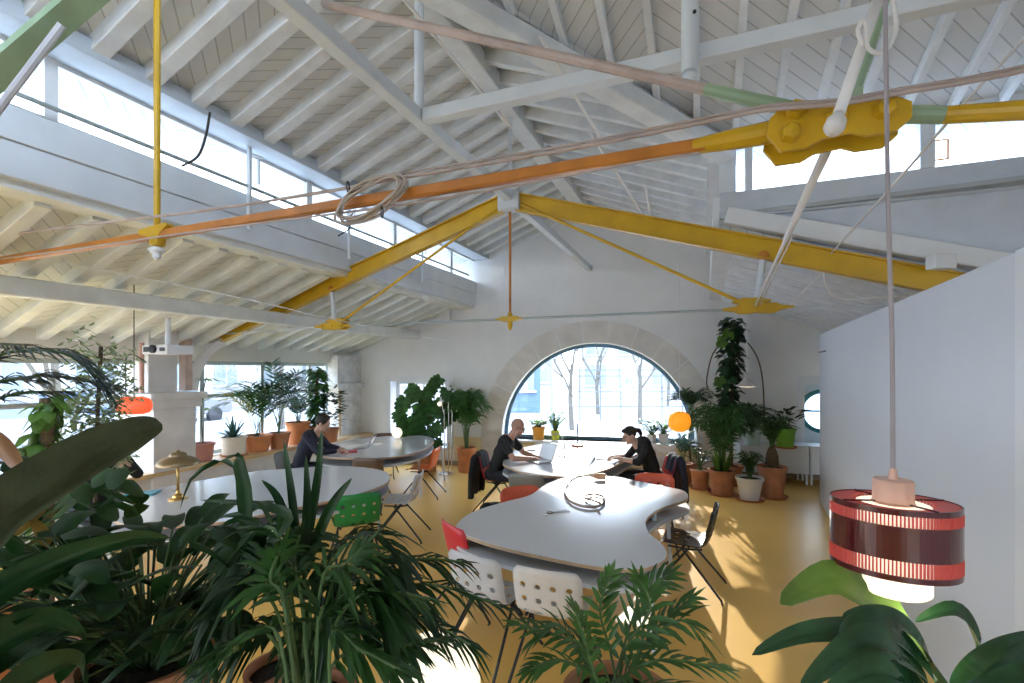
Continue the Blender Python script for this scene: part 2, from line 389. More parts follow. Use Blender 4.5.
# rafters: one object each
def rafter(p0, p1, w=.085, h=.11, m=whitewood, name='ceiling_rafter'):
    b = MB(); b.beam(p0, p1, w, h, ch=.006); return struct(b.build(name, m))
t = -.5
while t < 9.3:
    if t < tend(-6.9)-.5: rafter(SA(-7.5,t,zl(-7.5)+.05), SA(-4.70,t,zl(-4.70)+.04), m=creamwood, w=.11, h=.12)
    if .3 < t < tend(-4)-.35: rafter(SA(-4.30,t+.1,zu(-4.30)+.03), SA(-2.2,t+.1,zu(-2.2)+.03), w=.125, h=.13)
    if t > 3.4 and t < 9.45:
        s0 = -2.06; s1 = min(.12, t-3.17-2.13-.06)
        if s1-s0 > .3: rafter(SA(s0,t+.05,zr(s0)+.03), SA(s1,t+.05,zr(s1)+.01), w=.085, h=.15)
    t += .372
s = -1.85
while s < 4.6:
    t1 = min(5.5, s+2.13+3.17-.06)
    rafter(SA(s,3.24,zt(3.24)+.03), SA(s,t1,zt(t1)+.03), w=.06, h=.09)
    s += .355
t = 5.75
while t < 9.9:
    rafter(SA(.3,t,zlr(.3)+.05), SA(4.9,t,zlr(4.9)+.03), w=.06, h=.14); t += .34
# ridge beams and the valley beam
b = MB(); b.beam(SA(-2.13,3.1,5.06), SA(-2.13,tend(-2.13)-.3,5.06), .22, .20, ch=.01); struct(b.build('ceiling_ridge_beam', whitewood))
b = MB(); b.beam(SA(-2.1,3.17,5.07), SA(6,3.17,5.07), .2, .2, ch=.01); struct(b.build('ceiling_ridge_beam', whitewood))
b = MB(); b.beam(SA(-2.13,3.17,5.04), SA(.22,5.52,4.24), .20, .16, ch=.01); struct(b.build('ceiling_valley_beam', whitewood))
# clerestory on the left: stacked box beam, sill, glazing, header, lighting rail
b = MB(); b.box((-4.78,-5,3.33),(-4.44,tend(-4.4)-.3,3.58), fn=fnS); b.box((-4.78,-5,3.582),(-4.42,tend(-4.4)-.3,3.82), fn=fnS)
struct(b.build('wall_clerestory_beam', bluewhite, bevel=.008))
b = MB(); b.box((-4.76,-5,3.27),(-4.5,tend(-4.4)-.3,3.33), fn=fnS); struct(b.build('trim_14', creamwood))
b = MB(); b.box((-4.54,-5,4.29),(-4.16,tend(-4.2)-.3,4.42), fn=fnS); struct(b.build('wall_clerestory_header', mat('header_shade_grey', (.50,.56,.62), .5, var=.04), bevel=.006))  # shade on the header face is put into this greyer tint
b = MB()
for t in (2.05, 4.55, 6.3, 8.1): b.box((-4.54,t-.04,3.82),(-4.46,t+.04,4.30), fn=fnS)
b.box((-4.54,-5,3.82),(-4.47,tend(-4.4)-.3,3.85), fn=fnS); b.box((-4.54,-5,4.26),(-4.47,tend(-4.4)-.3,4.30), fn=fnS)
o = struct(b.build('window_5', white))
b = MB(); b.add([SA(-4.505,-5,3.84),SA(-4.505,tend(-4.4)-.3,3.84),SA(-4.505,tend(-4.4)-.3,4.28),SA(-4.505,-5,4.28)], [(0,1,2,3)]); b.build('glass_pane', glass, o)
b = MB(); b.tube([SA(-4.36,.8,3.885), SA(-4.36,8.6,3.885)], .018, 8); tag(b.build('lighting_rail', greyal), 'grey metal rail running along the bright left clerestory glazing', 'rail')
for t in (4.55,): pass
# hangers on the clerestory
for i, t in enumerate((3.62, 5.12, 6.9)):
    b = MB(); b.beam(SA(-4.35,t,3.45), SA(-4.35,t,4.3), .045, .03, up=(1,0,0)); b.beam(SA(-4.36,t,4.22), SA(-4.30,t+.12,4.22), .02, .02)
    b.beam(SA(-4.36,t+.12,3.95), SA(-4.36,t+.12,4.22), .02, .02, up=(1,0,0))
    struct(b.build('trim_%d' % (15+i), bluewhite))
# inner purlin of the left aisle
b = MB(); b.beam(SA(-5.72,-2,2.74), SA(-5.72,tend(-5.7)-.35,2.74), .16, .17, ch=.012); struct(b.build('ceiling_purlin', creamwood))
# right clerestory beams beyond the cross window
b = MB(); b.box((.08,5.55,3.33),(.42,tend(.1)-.3,3.82), fn=fnS); struct(b.build('wall_clerestory_right_beam', white))
b = MB(); b.box((.02,5.55,4.20),(.2,tend(.1)-.3,4.36), fn=fnS); b.box((.16,5.62,3.82),(.22,tend(.1)-.3,4.2), fn=fnS); struct(b.build('wall_clerestory_right_header', white))
# cross window facing the hall (t = 5.55)
TW = 5.55
b = MB(); b.box((.14,TW,3.66),(6.2,TW+.16,3.86), fn=fnS); b.box((.14,TW-.03,3.58),(6.2,TW+.16,3.655), fn=fnS)
struct(b.build('wall_cross_sill_beam', greywhite, bevel=.006))
b = MB()
for s, wd in ((.22,.16),(.42,.07),(1.9,.11),(3.2,.10),(4.4,.1)): b.box((s-wd/2,TW-.01,3.86),(s+wd/2,TW+.07,4.36), fn=fnS)
b.box((.14,TW-.01,4.29),(6.2,TW+.07,4.42), fn=fnS)
o = struct(b.build('window_6', bluewhite))
b = MB(); b.add([SA(.2,TW+.02,3.86),SA(6.2,TW+.02,3.86),SA(6.2,TW+.02,4.3),SA(.2,TW+.02,4.3)], [(0,1,2,3)]); b.build('glass_pane', glass, o)
# infill under the cross window above the sloping white beam
def sl_(s): return 4.02-.304*(s+2.13)+.30
b = MB(); b.prism([(.35,zlr(.35)+.12),(5.1,zlr(5.1)+.12),(5.1,3.60),(.35,3.60)], 0, .05, fn=lambda s,z,d: SA(s,TW+.02+d,z))
struct(b.build('wall_cross_infill', mat('cool_grey_infill', (.66,.70,.76), .6, var=.04)))
b = MB(); b.beam(SA(.2,TW-.06,sl_(.2)-.02), SA(4.8,TW-.06,sl_(4.8)-.02), .16, .17, ch=.01); struct(b.build('ceiling_sloping_beam', white, bevel=.004))
b = MB(); b.box((.42,TW-.42,3.60),(6.2,TW-.03,3.64), fn=lambda s,t,z: SA(s, (t if t > TW-.1 or s > 2 else TW-.03), z)); struct(b.build('ceiling_cross_soffit', mat('soffit_grey', (.45,.47,.48), .7)))
# hall closing walls: right side and behind the viewer
b = MB(); b.box((5.2,5.5,-.02),(5.4,14,3.6), fn=fnS); b.box((6.5,-6,-.02),(6.7,5.9,5.4), fn=fnS); b.box((5.2,5.5,0),(6.7,5.7,4.3), fn=fnS)
struct(b.build('wall_right', white))
b = MB(); b.prism([(-7.6,-.02),(6.7,-.02),(6.7,6.2),(-7.6,6.2)], -5.2, -5.0, holes=[[(-6.9,.4),(-3.2,.4),(-3.2,2.2),(-6.9,2.2)],[(1.5,.4),(5.8,.4),(5.8,2.4),(1.5,2.4)]], fn=lambda s,z,t: SA(s,t,z))  # unseen back wall, its openings sized by the light they let in
b.prism([(-7.6,2.5),(-7.4,2.4),(-4.4,3.3),(-4.4,5.2),(-7.6,4.0)], -5.2, -5.0, fn=lambda s,z,t: SA(s,t,z))
struct(b.build('wall_back', white))
b = MB(); b.add([SA(-2.2,-5.1,5.3),SA(6.7,-5.1,5.3),SA(6.7,-.9,4.0),SA(-2.2,-.9,4.0)], [(0,1,2,3)]); struct(b.build('ceiling_back', white))
# partition on the right
PD = V((.4607,1,0)).normalized(); PN = V((PD.y,-PD.x,0)); P0 = V((4.66,7.33,0))
fnP = lambda a,b_,z: P0-PD*a+PN*b_+V((0,0,z))
b = MB(); b.box((0,0,0),(8.5,.22,2.54), fn=fnP)
pt = struct(b.build('wall_partition', mat('partition_paint', (.78,.83,.91), .45, var=.015, scale=1.5), bevel=.004))
b = MB(); b.box((5.66,-.012,0.0),(5.68,.0,2.54), fn=fnP); b.box((5.68,-.012,.0),(7.4,.0,2.54), fn=fnP); b.build('door_panel', mat('partition_light', (.86,.90,.95), .4, var=.01), pt)
b = MB(); b.box((.02,-.02,2.26),(.55,.0,2.275), fn=fnP); b.build('slot', blackm, pt)

# ------------------------------------------------------------------ roof trusses
def clamp(b, c, wd, mi=0, tb=.5, hh=.05):    # forged bracket on a tie rod: a long bow-tie plate with collars
    c = V(c); bx = V((CT,-ST,0)); az = V((ST,CT,0))
    out = [(-wd*.5,-.2*hh),(-wd*.32,-.5*hh),(-wd*.26,-hh),(-wd*.1,-hh),(0,-hh*.8),(wd*.1,-hh),(wd*.26,-hh),(wd*.32,-.5*hh),(wd*.5,-.2*hh),
           (wd*.5,.2*hh),(wd*.32,.5*hh),(wd*.26,hh),(wd*.1,hh),(0,hh*.8),(-wd*.1,hh),(-wd*.26,hh),(-wd*.32,.5*hh),(-wd*.5,.2*hh)]
    b.prism(out, -tb, tb, mi=mi, fn=lambda x,z,d: c+bx*x+az*d+V((0,0,z)))
T2 = 5.28; AP = SA(-2.13,T2,4.02)
zt2 = lambda s: 4.02-.304*abs(s+2.13)
tr = thing('roof_truss', 'yellow steel roof truss with two sloping beams meeting before the arched window', 'truss', SA(-2.13,T2,2.58))
W = tr.location
for sg, s0, s1 in ((-1,-2.24,-7.45),(1,-2.02,3.6)):
    b = MB(); b.ibeam(SA(s0,T2,zt2(s0)-.03), SA(s1,T2,zt2(s1)-.03), .10, .20, .014); b.build('sloping_beam', yellow, tr, world=W)
    sb = -2.13+sg*2.6; bz = 2.60
    b = MB(); b.tube([SA(sb-sg*.1,T2,bz+.05), SA(-2.13+sg*.14,T2-.02,3.93)], .017, 8); b.build('diagonal_rod', yellow, tr, world=W)
    b = MB(); b.tube([SA(sb,T2,bz+.04), SA(sb+sg*.06,T2,zt2(sb)-.1)], [.035,.028], 10); b.ball(SA(sb+sg*.06,T2,zt2(sb)-.12), .05, mi=1); b.build('strut', [greywhite, orange], tr, world=W)
    b = MB()
    for k in (-.05,.05): clamp(b, SA(sb,T2+k,bz), .62, tb=.012, hh=.045)
    clamp(b, SA(sb-sg*.05,T2,bz+.07), .34, tb=.05, hh=.035)
    for k in (-.16,0,.16): b.lathe([(.022,-.08),(.022,.08)], 6, SA(sb+k,T2,bz), axis=V((ST,CT,0)))
    b.build('bracket', yellow, tr, world=W)
    b = MB(); so = sb+sg*2.2
    for k in (-.035,.035): b.tube([SA(sb,T2+k,bz), SA(so,T2+k,bz-.05)], .011, 6)
    b.build('outer_tie_rod', greywhite, tr, world=W)
b = MB()
for k in (-.035,.035): b.tube([SA(-4.73,T2+k,2.6), SA(.47,T2+k,2.6)], .011, 6)
b.build('tie_rod', greyal, tr, world=W)
b = MB(); b.tube([SA(-2.13,T2,2.6), SA(-2.13,T2,3.88)], .015, 8); b.build('king_rod', orange, tr, world=W)
b = MB(); clamp(b, SA(-2.13,T2,2.6), .34, tb=.05, hh=.03); b.lathe([(.0,-.14),(.02,-.12),(.03,-.08),(.03,.05),(.02,.08),(0,.1)], 10, SA(-2.13,T2,2.6)); b.build('king_clamp', yellow, tr, world=W)
b = MB(); b.beam(SA(-2.26,T2,3.98), SA(-2.0,T2,3.98), .14, .24, ch=.03); b.beam(SA(-2.13,T2,4.08), SA(-2.13,T2,5.0), .05, .05, up=(1,0,0)); b.build('apex_plate', greywhite, tr, world=W)

# near truss: tie in primer orange, heavy yellow plate, hanger rod, sage-green ends
T1 = 2.2; TZ = 2.95
nr = thing('tie_rod_truss', 'orange tie rod with a heavy yellow bolted plate crossing the near roof', 'truss', SA(.46,T1,TZ))
W = nr.location; bx = V((CT,-ST,0)); az = V((ST,CT,0))
def nb_(s, z, d=0): return SA(s, T1+d, z)
b = MB(); b.beam(nb_(-6.4,TZ-.03), nb_(.0,TZ-.0), .05, .055, ch=.008); b.build('tie_bar', orange, nr, world=W)
b = MB(); b.tube([nb_(-.05,TZ), nb_(.1,TZ+.005), nb_(.25,TZ+.01)], [.03,.04,.045], 10); b.build('tie_bar_end', yellow, nr, world=W)
b = MB(); b.tube([nb_(.66,TZ-.0), nb_(.80,TZ-.03)], [.032,.03], 12); b.build('tie_collar', sage, nr, world=W)
b = MB(); b.tube([nb_(.80,TZ-.03), nb_(1.1,TZ-.065), nb_(3.9,TZ-.44)], [.03,.034,.03], 12); b.build('tie_bar', yellow, nr, world=W)
pc = nb_(.455,TZ-.01)
out = [(-.25,-.03),(-.24,.05),(-.19,.10),(-.1,.10),(-.06,.06),(.06,.06),(.1,.055),(.2,.055),(.25,.02),(.25,-.05),(.2,-.10),(.1,-.10),(.05,-.075),(-.05,-.085),(-.1,-.115),(-.2,-.115)]
out = [(x*.92,z*.82) for x,z in out][::-1]
for k in (-.075,.06):
    b = MB(); b.prism(out, k, k+.018, fn=lambda x,z,d: pc+bx*x+az*d+V((0,0,z))); b.build('plate', yellow, nr, world=W, bevel=.006)
for x, z in ((-.15,-.03),(.15,-.0),(-.13,.055),(.0,.0)):
    b = MB(); b.lathe([(.0,-.11),(.028,-.105),(.038,-.09),(.040,-.075)], 6, pc+bx*x+V((0,0,z)), axis=az); b.build('bolt', yellow, nr, world=W, auto=30)
b = MB(); b.tube([nb_(.36,TZ+.07), nb_(.1,TZ+.19), nb_(0,TZ+.235)], [.030,.026,.024], 10); b.build('diagonal_end', sage, nr, world=W)
b = MB(); b.tube([nb_(0,TZ+.235), nb_(-2.05,TZ+1.17)], .023, 10); b.build('diagonal_bar', mauve, nr, world=W)
q0 = V(SA(.52,T1,TZ+.085)); q1 = V(SA(.60,T1,TZ+.40))
b = MB(); b.tube([q0, nb_(.555,TZ+.24), nb_(.64,TZ+.52)], [.022,.036,.024], 10); b.box((-.03,-.03,-.03),(.03,.03,.03), fn=lambda x,y,z: q0+bx*x+az*y+V((0,0,z))); b.build('strut', sage, nr, world=W)
hs = -3.52
b = MB(); b.tube([nb_(hs,TZ), nb_(hs,4.6)], .021, 10); b.build('hanger_rod', yellow, nr, world=W)
b = MB(); b.prism([(-.16,.0),(-.15,.03),(.12,.05),(.14,.03),(.06,-.02),(.045,-.08),(-.02,-.08),(-.05,-.03)][::-1], -.03, .03, fn=lambda x,z,d: nb_(hs,TZ-.0)+bx*x+az*d+V((0,0,z)))
b.lathe([(.03,-.10),(.05,-.085),(.045,-.06),(.03,-.03)], 10, nb_(hs,TZ)); b.build('hanger_clamp', yellow, nr, world=W, bevel=.004)
b = MB(); b.lathe([(0,-.19),(.02,-.18),(.03,-.165),(.022,-.155),(.045,-.135),(.055,-.12),(.03,-.10)], 12, nb_(hs,TZ)); b.build('finial', white, nr, world=W, smooth=True)
# green brace at upper left
b = MB(); b.beam(at(-60,122,2.75), at(150,-58,2.75), .05, .135, up=(0,-1,.3)); gb = tag(b.build('green_roof_beam', sage), 'sage green steel beam crossing the upper left corner of the roof', 'beam')
b = MB(); b.tube([at(-25,140,2.7), at(62,25,2.7)], .021, 8); tag(b.build('drain_pipe', mat('grey_pipe', (.5,.5,.53), .4)), 'slanting grey pipe beside the green beam at upper left', 'pipe')
# hanging rails under the ridges
b = MB(); b.beam(SA(-2.13,.6,4.02), SA(-2.13,tend(-2.13)-.32,4.02), .10, .10, ch=.006); tag(b.build('hanging_rail', bluewhite), 'pale blue steel rail running under the ridge to the far wall', 'rail')
b = MB(); b.beam(SA(-2.07,3.33,4.02), SA(5.5,3.33,4.02), .10, .10, ch=.006); tag(b.build('hanging_rail', bluewhite), 'pale blue steel rail branching right across the cross roof', 'rail')
b = MB(); b.tube([SA(-2.13,3.33,4.075), SA(-2.13,3.33,5.0)], .04, 12); tag(b.build('rail_hanger', bluewhite), 'pale blue post holding up the junction of the two rails', 'post')
b = MB(); b.tube([SA(-.09,3.22,3.86), SA(-.09,3.22,5.0)], .05, 14); b.ball(SA(-.09,3.22,3.82), .045); b.ball(SA(-.06,3.175,4.2), .012, mi=1)
tag(b.build('rail_hanger', [bluewhite, blackm], auto=40), 'white round post with ball end hanging above the yellow plate', 'post')
# ------------------------------------------------------------------ furniture
table_white = mat('table_laminate', (.68,.69,.72), .16, var=.015, scale=2, spec=.6)
ply = mat('plywood_edge', (.50,.36,.24), .5, var=.1, scale=12)
edge_grey = mat('grey_edge', (.62,.65,.70), .4, var=.03)
def resample(out, k=5): return [(p.x, p.y) for p in smooth_path([V((x,y,0)) for x,y in out], k, closed=True)]
def area(l): return sum(l[i][0]*l[(i+1)%len(l)][1]-l[(i+1)%len(l)][0]*l[i][1] for i in range(len(l)))
def amoeba(pix, label, legs, group=None, z=.74, low=(0,-.035), name='meeting_table', gap=.115):
    out = resample([tuple(on(px,py,z))[:2] for px,py in pix])
    if area(out) < 0: out = out[::-1]
    cx = sum(p[0] for p in out)/len(out); cy = sum(p[1] for p in out)/len(out)
    t = thing(name, label, 'table', (cx,cy,0), 0, group); W = t.location
    b = MB(); b.prism(out, z-.006, z); b.prism(out, z-.030, z-.006, mi=1); b.build('tabletop', [table_white, ply], t, world=W)
    inn = [(cx+(x-cx)+low[0], cy+(y-cy)+low[1]) for x,y in out]
    b = MB(); b.prism(inn, z-gap-.028, z-gap); b.build('lower_top', edge_grey, t, world=W)
    for i,(x,y) in enumerate(legs):
        p = V((cx+x, cy+y, 0)); b = MB()
        b.tube([p+V((x*.06,y*.06,0)), p+V((0,0,z-gap-.028))], .018, 10)
        b.build('leg', edge_grey, t, world=W)
    for x,y in legs[:3]: b = MB(); b.tube([V((cx+x*.8,cy+y*.8,z-gap)), V((cx+x*.8,cy+y*.8,z-.03))], .02, 8); b.build('spacer', edge_grey, t, world=W)
    return t
amoeba([(457,524),(474,511.5),(504,502),(530,495),(545,485),(564,478),(590,476),(617,477),(637,481),(668,487),(684,491),(688,497),(680,501.5),(663,507),(649,515.5),(645.6,525),(650,534),(660,542),(667,552),(663,560),(650,566),(632,568.5),(607,567),(581,563),(543,555.5),(505,547),(478,539),(461,532)],
       'large white kidney shaped double-layer table in the middle with sunlight on it', [(.25,-.75),(-.55,-.35),(.7,.25),(-.15,.6),(.85,.75)])
amoeba([(503,461.5),(507,466),(520,471),(545,475),(570,476),(592,473),(612,467),(626,459),(640,452),(640,446),(615,442.5),(585,441.5),(556,442),(530,446),(512,452)],
       'round white table under the arched window, with two people working', [(-.6,-.5),(.5,-.5),(.7,.5),(-.5,.7)])
amoeba([(322,455),(340,457.5),(362,458),(388,457),(410,453.5),(426,448),(434,441),(430,437),(418,435.5),(400,435.5),(383,436.5),(360,439),(338,443),(322,447)],
       'white glossy table at back left with the glowing globe lamp', [(-.7,-.5),(.7,-.5),(.9,.6),(-.6,.5)])
amoeba([(113,512),(121,523),(150,526),(185,524),(230,520),(290,508),(340,498),(375,488),(389,480),(385,471.5),(360,467),(322,466.5),(285,469),(250,472),(215,478),(175,485),(135,495)],
       'long white table beside the window bench with the brass lamp', [(-1.0,-.7),(.2,-.3),(1.0,.6),(-.3,.3)])

# perforated plastic shell chair on a black tube frame
def shell_mesh(holes=True):
    prof = smooth_path([V((0,.225,.415)),V((0,.20,.438)),V((0,.08,.432)),V((0,-.06,.428)),V((0,-.15,.442)),V((0,-.20,.50)),V((0,-.225,.60)),V((0,-.25,.70)),V((0,-.265,.78))], 6)
    L_ = [0]
    for i in range(1, len(prof)): L_.append(L_[-1]+(prof[i]-prof[i-1]).length)
    T = L_[-1]; nv, nu = 15, 9
    def P(u, v):
        d = max(0, min(.99999, v))*T; i = 0
        while L_[i+1] < d: i += 1
        q = prof[i].lerp(prof[i+1], (d-L_[i])/(L_[i+1]-L_[i])); x = 2*u-1
        w = .215 if v < .45 else .215+.01*math.sin((v-.45)*PI)
        w *= 1-.16*max(0,(v-.9)/.1)**2-.12*max(0,(.08-v)/.08)**2
        s = min(1, max(0, (v-.4)/.2)); e = abs(x)**3
        y = q.y+s*.045*e; z = q.z+(1-s)*.022*e
        if v > .95: z -= .012*abs(x)**4
        return V((x*w, y, z))
    b = MB(); b_h = set()
    if holes:
        for i in (1,3,5,7):
            for j in (2,4,10,12): b_h.add((i,j))
        for i in (1,3,5,7): b_h.add((i,8))
    for i in range(nu):
        for j in range(nv):
            u0,u1,v0,v1 = i/nu,(i+1)/nu,j/nv,(j+1)/nv
            cs = [P(u0,v0),P(u1,v0),P(u1,v1),P(u0,v1)]
            if (i,j) in b_h:
                rg = [P(u0+(u1-u0)*(.5+.40*math.cos(a)), v0+(v1-v0)*(.5+.40*math.sin(a))) for a in [k*PI/4 for k in range(8)]]
                # corners sit at 225,315,45,135 degrees
                vs = cs+rg; ci = {5:0,7:1,1:2,3:3}; fs = []
                for k in (1,3,5,7):
                    c = ci[k]; fs += [(c,4+(k+1)%8,4+k),(c,4+k,4+(k-1)%8)]
                    fs.append((c, ci[(k+2)%8], 4+(k+1)%8))
                b.add(vs, fs)
            else: b.add(cs, [(0,1,2,3)])
    return b
def chair_proto(col_mat, holes, name='shell_chair'):
    t = thing(name, 'x', 'chair')
    sh = shell_mesh(holes).build('shell', col_mat, t, smooth=True, fixn=True, solid=.007)
    for sx in (-1,1):
        for fy, ay in ((.29,-.02),(-.31,.03)):
            b = MB(); b.tube([V((sx*.245,fy,0)), V((sx*.225,fy*.96,.03)), V((sx*.165,ay,.405))], .0105, 8); b.build('leg', blackm, t, smooth=True)
    b = MB()
    for sx in (-1,1): b.tube([V((sx*.165,.15,.412)), V((sx*.165,-.03,.405)), V((sx*.16,-.14,.42))], .009, 8)
    for y in (.03,-.02): b.tube([V((-.165,y,.405)), V((.165,y,.405))], .009, 8)
    b.build('under_frame', blackm, t, smooth=True)
    return t
P_ = {}
def plastic(n, c, r=.35, tr=0): return mat('plastic_'+n, c, r, var=.02, trans=tr)
cols = {'black': plastic('black',(.035,.035,.035)), 'white': plastic('white',(.70,.66,.62)), 'pale': plastic('pale',(.74,.74,.76), tr=.25), 'red': plastic('red',(.62,.03,.05)),
        'green': plastic('green',(.03,.30,.07), tr=.2), 'orange': plastic('orange',(.80,.17,.05)), 'grey': plastic('grey',(.20,.20,.18)), 'brown': plastic('brown',(.16,.10,.07)), 'ora2': plastic('coral',(.78,.14,.07))}
_first = {}
def chair(col, x, y, fx, fy, label, holes=True, grp='perforated shell chairs around the tables'):
    key = holes
    if key not in _first: _first[key] = chair_proto(cols[col], holes); o = _first[key]
    else: o = copy_tree(_first[key])
    o.location = (x, y, 0); o.rotation_euler = (0,0,math.atan2(-fx, fy)); o['label'] = label; o['group'] = grp
    for c in o.children:
        if c.name.startswith('shell'):
            c.data = c.data if c.data.materials[0] == cols[col] else c.data.copy(); c.data.materials[0] = cols[col]
    return o
chair('black', 1.62, 4.46, -.89,.45, 'black perforated plastic chair standing alone at the right of the middle table')
chair('white', .29, 3.20, .36,.93, 'cream perforated chair with its back to the viewer at the near table edge')
chair('pale', -.14, 3.42, .55,.83, 'translucent pale chair between the red chair and the cream chair')
chair('red', -.29, 4.0, .8,.5, 'red chair tucked round the left tip of the middle table', holes=False)
chair('green', -1.62, 5.0, -.45,.9, 'green plastic chair at the right end of the long white table')
chair('pale', -1.34, 5.82, -1,.05, 'milky white chair just beyond the green chair', holes=True)
chair('orange', -1.42, 7.72, -1,.12, 'bright orange chair at the right end of the globe lamp table', holes=False)
chair('red', -.19, 6.97, 1,-.25, 'red seated chair under the bald man, black jacket on its back', holes=False)
chair('grey', .24, 5.92, .35,.94, 'grey olive chair pushed in at the near side of the round table', holes=False)
chair('ora2', .16, 4.86, .35,-.94, 'orange chair peeking over the back left edge of the middle table', holes=False)
chair('ora2', 1.62, 5.48, -.25,-.97, 'coral chair with slots behind the far right corner of the middle table')
chair('red', 2.0, 6.78, -1,.0, 'dark red chair the woman sits on', holes=False)
chair('white', 2.3, 7.55, -.5,-.85, 'white perforated chair behind the woman, near the terracotta pots')
chair('brown', -2.42, 9.12, .1,-1, 'brown chair at the far side of the globe lamp table', holes=False)
chair('brown', -2.0, 6.98, .1,1, 'brown chair tucked under the near side of the globe lamp table', holes=False)
chair('grey', -3.22, 7.18, 1,.1, 'grey chair under the young man at the far left table', holes=False)
chair('grey', -4.3, 5.05, .85,-.5, 'grey chair by the pillar under the person with the phone', holes=False)

# white cabinets on legs under the porthole
cabw = mat('cabinet_white', (.76,.80,.84), .4, var=.01)
def cabinet(x0, x1, label):
    t = thing('low_cabinet', label, 'cabinet', WP((x0+x1)/2, 0, -.3), 0, 'low white cabinets'); W = t.location
    f = lambda x,d,z: WP(x,z,d)
    b = MB(); b.box((x0,-.52,.20),(x1,-.06,.68), fn=f); b.build('body', cabw, t, world=W, bevel=.004)
    b = MB(); b.box((x0+.01,-.54,.21),(x1-.01,-.52,.66), fn=f); b.build('door', cabw, t, world=W, bevel=.003)
    for x in (x0+.03, x1-.03):
        for d in (-.49,-.09): b = MB(); b.box((x-.014,d-.014,0),(x+.014,d+.014,.2), fn=f); b.build('leg', cabw, t, world=W)
cabinet(wx(806)-1.26, wx(806)-.14, 'low white cabinet on legs behind the potted plants'); cabinet(wx(806)-.12, wx(806)+1.0, 'low white cabinet partly hidden by the white partition')

# ------------------------------------------------------------------ lamps
glow = mat('lamp_glow', (1,.95,.85), .4, var=0, emit=.85, emitcol=(1,.88,.66))
redp = mat('lamp_red_lacquer', (.085,.006,.010), .22, var=.03, coat=.5)
redt = mat('lamp_pink_acrylic', (.85,.22,.20), .25, var=.02, trans=.5)
peach = mat('peach_wood', (.80,.48,.36), .45, var=.08, scale=8)
lc = at(893, 532, 1.25)
pl = thing('pendant_lamp', 'oval red slatted pendant lamp hanging at the near right', 'lamp', lc, -.42); W = lc
RX, RY = .138, .108
def ell(rx, ry, n=72): return [(rx*math.cos(2*PI*i/n), ry*math.sin(2*PI*i/n)) for i in range(n)]
def band(b, z0, z1, rx=RX, ry=RY, th=.003, mi=0): b.prism(ell(rx,ry), z0, z1, mi=mi, holes=[ell(rx-th,ry-th)[::-1]], fn=lambda x,y,z: lc+V((x,y,z)))
zt_, zb_ = .083, -.090
b = MB(); band(b, zt_-.014, zt_); b.build('upper_rim', redp, pl, world=W)
b = MB(); band(b, -.040, .042); b.build('middle_band', redp, pl, world=W)
b = MB(); band(b, zb_, zb_+.014); b.build('lower_rim', redp, pl, world=W)
for z0, z1 in ((.042,zt_-.014),(zb_+.014,-.040)):
    b = MB(); n = 110
    for i in range(n):
        a = 2*PI*i/n; p = V(((RX-.002)*math.cos(a),(RY-.002)*math.sin(a),0)); d = V((-(RX)*math.sin(a),RY*math.cos(a),0)).normalized()
        b.beam(lc+p+V((0,0,z0)), lc+p+V((0,0,z1)), .0035, .005, up=d.cross(V((0,0,1))))
    b.build('slat_band', redt, pl, world=W)
b = MB(); b.prism(ell(RX-.004,RY-.004), zt_-.006, zt_-.002, holes=[ell(.086,.086)[::-1]], fn=lambda x,y,z: lc+V((x,y,z))); b.build('top_ring', redt, pl, world=W)
b = MB(); b.lathe([(0,-.148),(.074,-.148),(.080,-.142),(.080,.070),(.078,.074),(.04,.076)], 40, lc); b.build('diffuser', glow, pl, world=W, auto=50)
for k in range(4):
    b = MB(); a = .5+k*PI/2; b.beam(lc+V((.05*math.cos(a),.05*math.sin(a),zt_-.0)), lc+V(((RX-.004)*math.cos(a),(RY-.004)*math.sin(a),zt_-.0)), .004, .004); b.build('spoke', redp, pl, world=W)
b = MB(); b.lathe([(.046,.072),(.047,.078),(.044,.08),(.044,.132),(.041,.136),(.011,.137),(.009,.152),(.006,.165)], 32, lc); b.build('cap', [peach], pl, world=W, auto=40)
b = MB(); b.tube(smooth_path([lc+V((0,0,.14)), lc+V((-.002,.0,.5)), lc+V((-.006,.02,.9)), lc+V((-.012,.05,2.0)), lc+V((-.02,.1,2.9))], 4), .0055, 8); b.build('cord', mat('pink_grey_cord', (.36,.32,.34), .5), pl, world=W)
ld = bpy.data.lights.new('lamp_light', 'POINT'); ld.energy = 3.5; ld.color = (1,.85,.62); ld.shadow_soft_size = .05
lo = bpy.data.objects.new('lamp_light', ld); C.objects.link(lo); lo.parent = pl; lo.location = (0,0,-.24)

def globe(pos, r, label, base=.0, name='globe_lamp', e=3, soft=None):
    t = thing(name, label, 'lamp', pos); b = MB(); b.ball(V((0,0,base+r)), r, 32, 20); b.build('globe', glow, t, smooth=True)
    b = MB(); b.lathe([(r*.5,0),(r*.5,.012),(r*.3,base+.02),(r*.2,base+r*.2)], 20); b.build('base', white, t)
    return t
gp = at(432, 686, 1.62); g_r = .163
globe((gp.x,gp.y,gp.z-g_r-.02), g_r, 'large glowing white globe lamp at the bottom of the picture', base=.02)
q = on(397, 438.5, .74); globe(q, .095, 'small glowing globe lamp on the back left table', base=.01)
